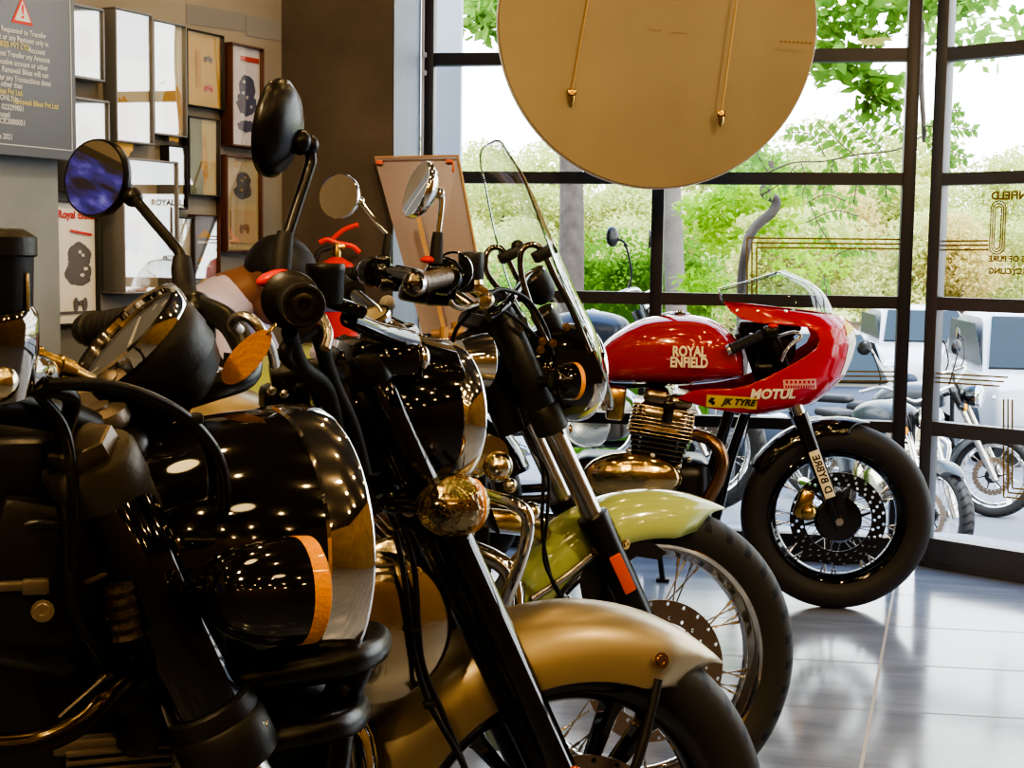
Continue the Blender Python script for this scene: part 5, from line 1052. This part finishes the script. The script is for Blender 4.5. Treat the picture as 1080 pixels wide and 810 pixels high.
# ================================================================== outside
GRND = mat('sunlit_paving', (.16, .168, .185), .8, noise=.12, nscale=1.5); ASPH = mat('pale_asphalt', (.30, .30, .30), .9, noise=.15, nscale=1); EARTH = mat('dry_earth', (.13, .085, .045), .95, noise=.25, nscale=.6)
slab('ground_terrace', [(-9, 5.2), (-1.3, 5.9), (1.05, 5.95), (1.05, 8.4), (-9, 8.4)], -1.0, -.12, GRND)
slab('ground', [(1.06, 5.6), (1.75, 5.45), (4.5, 2.8), (14, 2.8), (14, 12.2), (-9, 12.2), (-9, 8.41), (1.06, 8.41)], -1.1, -.80, GRND)
slab('ledge_sill', [(-.5, 5.70), (1.50, 5.39), (1.72, 5.36), (4.45, 2.85), (4.9, 3.3), (2.0, 5.95), (1.6, 6.05), (-.5, 6.2)], -.24, -.01, mat('white_ledge', (.30, .32, .34), .6))
slab('parking_ground', [(-20, 12.2), (25, 12.2), (25, 30), (-20, 30)], -1.2, -1.02, GRND)
slab('far_ground', [(-60, 30), (70, 30), (70, 75), (-60, 75)], -1.3, -.75, EARTH)
slab('pillar_outside', [(atY(455, 90, 6.5).x, 6.5), (atY(486, 90, 6.5).x, 6.5), (atY(486, 90, 6.5).x, 6.7), (atY(455, 90, 6.5).x, 6.7)], -.4, 4.2, mat('outer_pillar_paint', (.42, .47, .55), .7))
def leafmat(name, c, c2, tr=.5):
    m, nt, b = nodes(name); L = nt.links.new; out = nt.nodes['Material Output']; nt.nodes.remove(b)
    g = nt.nodes.new('ShaderNodeNewGeometry'); n = nt.nodes.new('ShaderNodeTexNoise'); n.inputs['Scale'].default_value = 2.5; n.inputs['Detail'].default_value = 5; L(g.outputs['Position'], n.inputs['Vector'])
    r = nt.nodes.new('ShaderNodeValToRGB'); L(n.outputs['Fac'], r.inputs[0]); r.color_ramp.elements[0].position = .35; r.color_ramp.elements[1].position = .65; r.color_ramp.elements[0].color = (*c, 1); r.color_ramp.elements[1].color = (*c2, 1)
    d = nt.nodes.new('ShaderNodeBsdfDiffuse'); t = nt.nodes.new('ShaderNodeBsdfTranslucent'); mx = nt.nodes.new('ShaderNodeMixShader'); mx.inputs[0].default_value = tr
    L(r.outputs[0], d.inputs[0]); L(r.outputs[0], t.inputs[0]); L(d.outputs[0], mx.inputs[1]); L(t.outputs[0], mx.inputs[2]); L(mx.outputs[0], out.inputs[0]); return m
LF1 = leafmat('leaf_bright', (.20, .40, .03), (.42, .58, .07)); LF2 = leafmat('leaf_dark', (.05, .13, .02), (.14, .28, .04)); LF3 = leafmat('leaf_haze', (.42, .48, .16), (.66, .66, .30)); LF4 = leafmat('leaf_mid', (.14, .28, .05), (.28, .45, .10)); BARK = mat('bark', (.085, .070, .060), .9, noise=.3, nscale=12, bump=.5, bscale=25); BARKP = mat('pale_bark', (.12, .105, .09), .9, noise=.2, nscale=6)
def leaves(mb, c, rad, n, size, rnd, flat=.6):
    for i in range(n):
        while True:
            p = V(rnd.uniform(-1, 1), rnd.uniform(-1, 1), rnd.uniform(-1, 1))
            if p.length <= 1: break
        p = Vector(c)+V(p.x*rad[0], p.y*rad[1], p.z*rad[2]); s = size*rnd.uniform(.6, 1.3)
        a = V(rnd.gauss(0, 1), rnd.gauss(0, 1), rnd.gauss(0, .6)-.3).normalized(); _, u, v = frame_from(a); t = rnd.uniform(0, 6.28); u = u*math.cos(t)+v*math.sin(t)
        mb.add([p, p+a*s*.5+u*s*.25, p+a*s, p+a*s*.5-u*s*.25], [(0, 1, 2, 3)])
def tree(name, label, base, top, r, crowns, lm, size, n, group=None, bark=BARK, path=None, seed=1, thin=True):
    rnd = random.Random(seed); o = empty(name, base); tag(o, label, 'tree' if name != 'shrub' else 'shrub', group); B = Vector(base)
    if path: P = [Vector(p)-B for p in path]
    else: P = [V(0, 0, 0), (Vector(top)-B)*.5+V(rnd.uniform(-.05, .05), 0, 0), Vector(top)-B]
    MB().tube(P, [r*1.25]+[r]*(len(P)-2)+[r*.7], 12).build('trunk', bark, o)
    lb = MB(); br = MB()
    for c, rad, k in crowns:
        leaves(lb, Vector(c)-B, rad, int(n*k), size, rnd); 
        for j in range(3): e_ = Vector(c)-B+V(rnd.uniform(-.7, .7)*rad[0], rnd.uniform(-.5, .5)*rad[1], rnd.uniform(-.6, .6)*rad[2]); s_ = P[-2]; br.tube([s_, s_.lerp(e_, .5)+V(0, 0, .05), e_], [r*.16, r*.1, r*.05], 5)
    if crowns and thin: br.build('branches', bark, o)
    if crowns: lb.build('leaves', lm, o, flat=True)
    return o
def G(px, py, Y): return atY(px, py, Y)
# wooded hillside: a bank, then rows of tree crowns
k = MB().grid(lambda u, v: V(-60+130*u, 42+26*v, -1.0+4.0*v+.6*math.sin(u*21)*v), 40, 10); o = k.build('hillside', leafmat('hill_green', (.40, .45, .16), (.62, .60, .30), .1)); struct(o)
rnd = random.Random(5); n_ = 0
def crown_mesh(name, seed, m):
    r_ = random.Random(seed); mb = MB()
    for j in range(7): leaves(mb, (r_.uniform(-1.6, 1.6), r_.uniform(-.8, .8), r_.uniform(1.2, 4.2)), (1.5, 1.2, 1.1), 1000, .20, r_)
    return mb.mesh(name, m, flat=True)
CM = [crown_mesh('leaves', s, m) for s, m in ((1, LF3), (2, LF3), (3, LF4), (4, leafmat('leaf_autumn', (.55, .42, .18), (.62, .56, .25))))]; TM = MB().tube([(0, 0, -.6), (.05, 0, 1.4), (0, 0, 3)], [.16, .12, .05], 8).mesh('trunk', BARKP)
for row, (Y, z, n, hs) in enumerate(((34, -.9, 15, .62), (40, -.8, 16, .76), (47, -.3, 17, .95), (56, .6, 18, 1.1))):
    for i in range(n):
        X = (i-.5*(n-1))*(Y*.95/n)+Y*.02+rnd.uniform(-.6, .6)+.5*row; px = 540+X/Y*FPX
        f = hs*rnd.uniform(.85, 1.1)
        if 450 < px < 650: f *= .95
        if px > 860: f *= (1.1 if px < 1000 else 1.0)
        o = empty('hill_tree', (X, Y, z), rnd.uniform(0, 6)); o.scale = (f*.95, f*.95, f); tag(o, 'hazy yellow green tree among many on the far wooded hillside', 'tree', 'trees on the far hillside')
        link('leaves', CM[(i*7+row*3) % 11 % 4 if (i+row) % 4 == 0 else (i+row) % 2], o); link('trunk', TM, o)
# nearer trees
tree('tree', 'pale trunked tree outside, seen between the windscreen and the middle window post', G(600, 400, 10), G(592, -20, 10), .085, [(G(560, -60, 10), (.7, .6, .5), 1)], LF4, .14, 500, bark=BARK, seed=2)
tree('tree', 'slender pale trunked tree outside, just right of the middle window post', G(716, 400, 10.5), G(708, -20, 10.5), .07, [(G(740, -60, 10.6), (.5, .5, .4), 1)], LF4, .14, 400, bark=BARKP, seed=3)
tree('tree', 'small tree outside with dark crooked trunk and bright green leaves', G(782, 430, 8.6), None, .030, [(G(745, 222, 8.6), (.20, .2, .13), .9), (G(785, 208, 8.7), (.24, .25, .10), 1), (G(760, 250, 8.7), (.16, .2, .12), .5), (G(830, 205, 8.7), (.14, .2, .08), .5), (G(735, 300, 8.8), (.14, .2, .12), .4), (G(855, 275, 8.8), (.30, .3, .16), .6), (G(820, 235, 8.7), (.16, .2, .07), .3)], LF1, .062, 400,
    path=[G(782, 430, 8.6), G(782, 320, 8.5), G(783, 290, 8.4), G(786, 268, 8.3), G(790, 251, 8.3), G(799, 237, 8.3), G(815, 223, 8.3), G(818, 211, 8.3), G(806, 203, 8.3), G(811, 190, 8.3), G(813, 170, 8.3)], seed=4, thin=False)
tree('tree', 'leafy tree overhanging the outside at the top of the middle panes', G(1000, 480, 7.8)+V(1.6, 0, 0), G(1040, -60, 7.8)+V(1.5, 0, .5), .05, [(G(905, 5, 7.2), (.32, .2, .20), 1.0), (G(880, 60, 7.2), (.18, .2, .16), .5), (G(925, 95, 7.2), (.12, .1, .12), .4), (G(520, 15, 7.2), (.20, .2, .13), .8), (G(1000, -5, 7.2), (.25, .2, .10), .6), (G(1030, 35, 8.5), (.42, .3, .20), .5)], LF4, .10, 330, seed=6, thin=False)
# pinnate fronds
def frond(mb, st, P, n=13, ln=.11, w=.036, sag=.03):
    Q = catmull([Vector(p) for p in P], 8); st.tube(Q[::3]+[Q[-1]], .003, 5, smooth=False)
    for i in range(n):
        t = (i+1)/n; k_ = min(len(Q)-2, int(t*(len(Q)-1))); p = Q[k_]; a = (Q[k_+1]-Q[k_]).normalized(); s = V(0, 0, 1).cross(a) if abs(a.z) < .9 else V(1, 0, 0); s = (s.normalized()*.5+V(0, 0, 1).cross(V(0, -1, 0)).cross(a)*0)
        up = V(-a.z, 0, a.x).normalized()
        for e in (-1, 1):
            d = (up*e*.85+a*.55).normalized(); l = ln*(1-.5*abs(2*t-1.0)); jy = V(0, random.uniform(-.05, .05), 0); q = V(-d.z, random.uniform(-.5, .5), d.x).normalized()*w*.40; mid = p+d*l*.5+jy
            mb.add([p, mid+q, p+d*l+jy*1.6-V(0, 0, sag*.3), mid-q], [(0, 1, 2), (0, 2, 3)])
o = empty('frond_tree', G(1010, 480, 7.3)+V(.9, 0, 0)); tag(o, 'tree with long drooping feathery leaves hanging across the right hand panes', 'tree'); lb = MB(); st = MB(); off = o.location
def gp(*a): return [G(x, y, Y)-off for x, y, Y in a]
for P, n, l_ in ((((975, 142, 7.2), (945, 158, 7.1), (905, 163, 7.1), (870, 170, 7), (835, 172, 6.9), (800, 186, 6.9), (770, 192, 6.9)), 22, .0), (((900, 163, 7), (885, 150, 7), (862, 128, 7)), 10, .08), (((880, 167, 7), (875, 185, 7), (868, 200, 7)), 9, .07), (((905, 165, 7), (905, 185, 7), (900, 215, 7)), 10, .07), (((925, 163, 7.05), (933, 185, 7), (935, 212, 7)), 10, .075), (((845, 172, 7), (850, 190, 7), (846, 205, 7)), 8, .07), (((930, 160, 7), (915, 140, 7), (890, 118, 7)), 9, .075), (((840, 174, 7), (825, 192, 7), (805, 205, 7)), 8, .07), (((870, 165, 7), (855, 142, 7), (830, 140, 7)), 8, .07),
    (((975, 140, 7.2), (1000, 118, 7), (1013, 117, 7)), 8, .06), (((975, 133, 7.1), (1005, 134, 7), (1030, 138, 7)), 10, .07), (((975, 142, 7.1), (1000, 158, 7), (1020, 168, 7)), 10, .075), (((975, 148, 7.1), (990, 165, 7), (1000, 178, 7)), 8, .07), (((960, 150, 7.2), (950, 135, 7), (925, 120, 7)), 8, .07),
    (((850, 215, 7.4), (870, 205, 7.3), (892, 212, 7.3)), 9, .065), (((850, 235, 7.4), (880, 222, 7.3), (905, 228, 7.3)), 9, .06), (((850, 205, 7.4), (865, 240, 7.3), (880, 262, 7.3)), 8, .05), (((868, 290, 7.4), (872, 310, 7.3), (870, 330, 7.3)), 8, .06), (((880, 270, 7.4), (900, 262, 7.3), (925, 268, 7.3)), 8, .055), (((790, 140, 7), (800, 165, 7), (812, 185, 7)), 9, .05)):
    if l_ == 0: st.tube(gp(*P), .0045, 6)
    else: frond(lb, st, gp(*P), n, l_)
lb.build('leaves', LF4, o, flat=True); st.tube(gp((975, 150, 7.2), (972, 40, 7.2), (990, -120, 7.3))+[V(.1, .2, 3.4), V(.3, .1, 1.5), V(.3, 0, 0)], [.012, .016, .02, .03, .04, .05], 8).build('stems', BARK, o)
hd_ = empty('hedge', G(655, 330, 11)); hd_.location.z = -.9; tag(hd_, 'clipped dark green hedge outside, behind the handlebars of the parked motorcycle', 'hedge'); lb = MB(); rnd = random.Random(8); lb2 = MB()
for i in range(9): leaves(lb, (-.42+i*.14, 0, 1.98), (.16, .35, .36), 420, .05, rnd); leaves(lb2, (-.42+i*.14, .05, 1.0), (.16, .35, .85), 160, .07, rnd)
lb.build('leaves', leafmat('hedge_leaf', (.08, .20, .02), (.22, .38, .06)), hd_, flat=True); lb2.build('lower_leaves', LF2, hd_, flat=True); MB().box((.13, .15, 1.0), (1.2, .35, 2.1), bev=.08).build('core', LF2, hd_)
for x, y, s_, lb_ in ((740, 300, .9, 'loose green shrub outside, right of the slender pale trunk'), (800, 330, .8, 'low green shrub outside at the foot of the crooked tree'), (545, 300, 1.0, 'hazy green shrub outside behind the tall windscreen')):
    b_ = G(x, y, 12.6); s0_ = empty('shrub', (b_.x, b_.y, b_.z-.9*s_)); tag(s0_, lb_, 'shrub'); k = MB(); leaves(k, (0, 0, .85*s_), (.35*s_, .3, .35*s_), 500, .07, rnd); k.build('leaves', LF4, s0_, flat=True); MB().tube([(0, 0, -.2), (0, 0, .8*s_)], .02, 6).build('stem', BARK, s0_)
# parked cars
CW = mat('white_car_paint', (.38, .385, .39), .3, 0, .2); CS = mat('beige_car_paint', (.15, .135, .115), .3, .2, .2); CG = mat('car_glass', (.03, .04, .045), .3, 0, 0, spec=.12); CG2 = mat('dark_car_trim', (.03, .03, .03), .5)
def car(label, loc, rz, m, hgt=1.5, suv=False, cab_m=None):
    o = empty('car', loc, rz); tag(o, label, 'car', None); W = .86; b = MB(); rings = []     # x is forward
    prof = [(-2.0, .40, .85, .80), (-1.95, .30, .98, .84), (-1.2, .28, 1.02, W), (0, .28, 1.0, W), (.9, .28, .98, W), (1.6, .30, .90 if not suv else .98, .84), (1.95, .34, .74 if not suv else .86, .76), (2.02, .42, .62, .70)]
    for x, z0, z1, w in prof: rings.append([V(x, -w, z0+.05), V(x, -w*.9, z0), V(x, w*.9, z0), V(x, w, z0+.05), V(x, w*1.0, z1-.16), V(x, w*.93, z1-.03), V(x, w*.7, z1), V(x, -w*.7, z1), V(x, -w*.93, z1-.03), V(x, -w*1.0, z1-.16)])
    bd = b.rings(rings).build('body', m, o, angle=30)
    top = hgt; cab = [(-1.85, .95, .70), (-1.55, top-.12, .62), (-1.1, top, .60), (.1, top, .60), (.35, top-.05, .62), (1.05, .97, .74)]
    MB().rings([[V(x, -w, .9 if x not in (-1.85, 1.05) else z-.03), V(x, -w*.98, z-.08 if z > 1 else z-.01), V(x, -w*.86, z), V(x, w*.86, z), V(x, w*.98, z-.08 if z > 1 else z-.01), V(x, w, .9 if x not in (-1.85, 1.05) else z-.03)] for x, z, w in cab]).build('cabin', cab_m or m, bd, angle=30)
    c0 = V(.36, 0, top-.07); c1 = V(1.02, 0, 1.0)
    MB().rings([[c0+V(0, -.52, 0), c0+V(0, .52, 0), c1+V(0, .66, 0), c1+V(0, -.66, 0)], [v+V(.022, 0, .022) for v in (c0+V(0, -.52, 0), c0+V(0, .52, 0), c1+V(0, .66, 0), c1+V(0, -.66, 0))]]).build('windscreen', CG, o, flat=True)
    c0 = V(-1.57, 0, top-.16); c1 = V(-1.82, 0, 1.02)
    MB().rings([[c0+V(0, -.5, 0), c0+V(0, .5, 0), c1+V(0, .6, 0), c1+V(0, -.6, 0)], [v+V(-.025, 0, .01) for v in (c0+V(0, -.5, 0), c0+V(0, .5, 0), c1+V(0, .6, 0), c1+V(0, -.6, 0))]]).build('rear_window', CG, o, flat=True)
    for s in (-1, 1):
        MB().prism([(-1.45, 1.02), (.85, 1.02), (.25, top-.14), (-1.3, top-.14)], (0, s*.685, 0), (1, 0, 0), (0, 0, 1), (0, s*.01, 0)).build('side_window', CG, o, flat=True)
        MB().ball((.75, s*.93, 1.02), (.07, .09, .06)).build('wing_mirror', m, o)
        MB().ball((1.86, s*.58, .70 if not suv else .74), (.12, .20, .09)).build('headlight', mat('car_headlight_%d' % len(MATS), (.6, .62, .65), .1, .5), o)
        for x in (-1.3, 1.3): w_ = MB().lathe([(0, .16), (0, .31), (.04, .33), (.17, .33), (.21, .31), (.21, .16)], (x, s*(W-.19), .31), (0, s, 0), 32).build('wheel', RUB, o); MB().lathe([(.17, .21), (.19, .19), (.18, 0)], (x, s*(W-.17), .31), (0, s, 0), 24).build('hubcap', STEEL, w_)
    MB().box((1.99, 0, .50), (.04, 1.0, .16), bev=.02).build('grille', CG2, o); MB().box((2.03, 0, .46), (.02, .50, .11), bev=.003).build('number_plate', WHITEP, o); return o
p = G(968, 390, 17); car('white hatchback parked farther back, seen through the gap beside the window corner post', (G(966, 390, 21.5).x, 21.5, -1.02), R(-97), CW, 1.50)
p = G(1078, 400, 13); car('white sport utility car with grille facing, at the right edge of the picture', (G(1088, 400, 14.8).x*1.1, 16.4, -1.02), R(-98), CW, 1.62, True)
p = G(890, 400, 11.5); car('slate coloured car with beige roof parked outside just behind the red motorcycle fairing', (G(850, 400, 14.3).x, 14.5, -1.02), R(-92), mat('slate_car_paint', (.03, .04, .06), .45, 0, 0, spec=.2), 1.49, cab_m=CS)
# motorcycles parked outside
def parked(label, loc, rz, pm, face=1):
    b = Bike(loc, rz); t = b.root(label, None)
    for y in (-.1, .1): fork(b, t, y, (-.34, 1.03), (.02, .33), .84, .028, .0215, .03, SATIN, STEEL, STEEL, z_mid=.66)
    wheel(t, (0, 0, .33), .33, .25, .05, 'spoke', CHROME, -1, detail=False); fender(t, (0, 0, .33), .36, 50, 180, .075, .06, pm)
    headlamp(t, (-.12, 0, .94), .09, .13, pitch=0, bezw=.03); tank(t, [(-.40, .90, .06, .04, .06), (-.46, .91, .13, .085, .09), (-.64, .92, .16, .10, .10), (-.84, .89, .15, .09, .09), (-.94, .85, .10, .05, .06)], pm, (-.6, 0, 1.01))
    MB().tube([(-.42, -.37, 1.10), (-.30, -.25, 1.14), (-.32, -.05, 1.05), (-.32, .05, 1.05), (-.30, .25, 1.14), (-.42, .37, 1.10)], .012, 10).build('handlebar', STEEL, t)
    for s in (-1, 1):
        signal(t, (-.20, s*.16, .86), .03, .05); mirror(t, (-.40, s*.36, 1.40), .05, (-.9, -s*.3, 0), [(-.38, s*.34, 1.39), (-.34, s*.33, 1.36), (-.32, s*.28, 1.22), (-.34, s*.27, 1.14)], None)
    engine(t, -.56, .62); rear_end(t, 1.38, pm); frame_tubes(t, [[(-.34, 0, .95), (-.33, 0, .6), (-.33, 0, .35), (-.95, 0, .3)], [(-.36, 0, .95), (-.7, 0, .82), (-1.2, 0, .75)]], .018, SATIN)
    MB().tube([(-.62, .10, .30), (-.60, .20, .16), (-.58, .27, .010)], .011, 10).build('side_stand', SATIN, t); return t
BLU = mat('slate_blue_paint', (.045, .055, .075), .35, .2, .1); BLK = mat('dusty_black_paint', (.05, .055, .06), .3, 0, .3)
p = G(655, 300, 7.2); parked('blue grey motorcycle parked outside, whose mirror shows above the red tank', (p.x+.42, 7.0, -.12), -20, BLU)
p = G(1048, 540, 6.9); parked('motorcycle parked outside near the right edge, seen side on with spoked front wheel', (G(1048, 500, 10.6).x, 10.6, -.80), -30, BLK)
p = G(975, 540, 6.6); parked('dark motorcycle parked outside, front wheel close beside the window corner post', (G(992, 520, 8.9).x, 8.9, -.80), -72, BLK)
# ================================================================== light
w = bpy.data.worlds.new('sky'); sc.world = w; w.use_nodes = True; nt = w.node_tree; bg = nt.nodes['Background']
tc = nt.nodes.new('ShaderNodeTexCoord'); sp = nt.nodes.new('ShaderNodeSeparateXYZ'); nt.links.new(tc.outputs['Generated'], sp.inputs[0]); r = nt.nodes.new('ShaderNodeValToRGB'); nt.links.new(sp.outputs[2], r.inputs[0])
r.color_ramp.elements[0].position = .45; r.color_ramp.elements[1].position = .9; r.color_ramp.elements[0].color = (.95, .98, 1, 1); r.color_ramp.elements[1].color = (.35, .55, .95, 1); nt.links.new(r.outputs[0], bg.inputs[0]); bg.inputs[1].default_value = 4.2
def lamp(name, kind, loc, energy, c, **k):
    l = bpy.data.lights.new(name, kind); l.energy = energy; l.color = c
    for a, v in k.items(): setattr(l, a, v)
    o = bpy.data.objects.new(name, l); col.objects.link(o); o.location = loc; return o
s = lamp('sun', 'SUN', (0, 0, 10), 4.5, (1, .95, .86), angle=R(1)); s.rotation_euler = V(-.35, .55, -.9).to_track_quat('-Z', 'Y').to_euler()
for nm, A, B in (('window_light_1', A_, B_), ('window_light_2', C_, D_)):
    c = (A+B)/2; a = lamp(nm, 'AREA', (c.x, c.y, 1.5), 1, (1, 1, 1), shape='RECTANGLE', size=(B-A).length, size_y=2.95); a.data.cycles.is_portal = True
    n = (B-A).cross(V(0, 0, 1)).normalized(); a.location = a.location+n*-.06; a.rotation_euler = n.to_track_quat('-Z', 'Y').to_euler()
rnd = random.Random(11)
for i in range(7):
    for j in range(7):
        x = -3.0+1.0*i+rnd.uniform(-.25, .25); y = -3.2+1.2*j+rnd.uniform(-.3, .3)
        if x < WB.x+(y-WB.y)*dW.x/dW.y+.3 if y < 4.6 else x < -.2: continue
        if x*.85+y > 5.2: continue
        lamp('ceiling_spot', 'POINT', (x, y, 2.86), 6.5, (1, .66, .28), shadow_soft_size=.028)
lamp('track_light', 'SPOT', (-.9, -.6, 2.8), 130, (1, .72, .38), spot_size=R(70), spot_blend=.6, shadow_soft_size=.05).rotation_euler = V(.35, 2.2, -1.9).to_track_quat('-Z', 'Y').to_euler()
lamp('track_light', 'SPOT', (1.6, .8, 2.8), 110, (1, .78, .48), spot_size=R(75), spot_blend=.6, shadow_soft_size=.05).rotation_euler = V(-.5, 2.6, -2.0).to_track_quat('-Z', 'Y').to_euler()
lamp('track_light', 'SPOT', (-1.0, .2, 2.8), 45, (1, .74, .42), spot_size=R(50), spot_blend=.6, shadow_soft_size=.05).rotation_euler = V(.65, .85, -1.8).to_track_quat('-Z', 'Y').to_euler()
lamp('wall_washer', 'SPOT', (-.2, 2.6, 2.8), 60, (1, .80, .55), spot_size=R(90), spot_blend=.8, shadow_soft_size=.1).rotation_euler = V(-.9, 1.2, -1.0).to_track_quat('-Z', 'Y').to_euler()
lamp('ceiling_panel', 'AREA', (-.6, 1.0, 2.9), 5, (1, .72, .32), shape='DISK', size=.42)  # warm disc lamps added to stand in for round hanging signs' yellow reflections
lamp('ceiling_panel', 'AREA', (.9, -.6, 2.9), 5, (1, .72, .32), shape='DISK', size=.42)
sc.view_settings.view_transform = 'AgX'; sc.view_settings.look = 'AgX - High Contrast'; sc.view_settings.exposure = .35
sc.cycles.use_denoising = True; sc.cycles.max_bounces = 10; sc.cycles.transparent_max_bounces = 24; sc.cycles.caustics_reflective = False; sc.cycles.caustics_refractive = False; sc.cycles.sample_clamp_indirect = 6
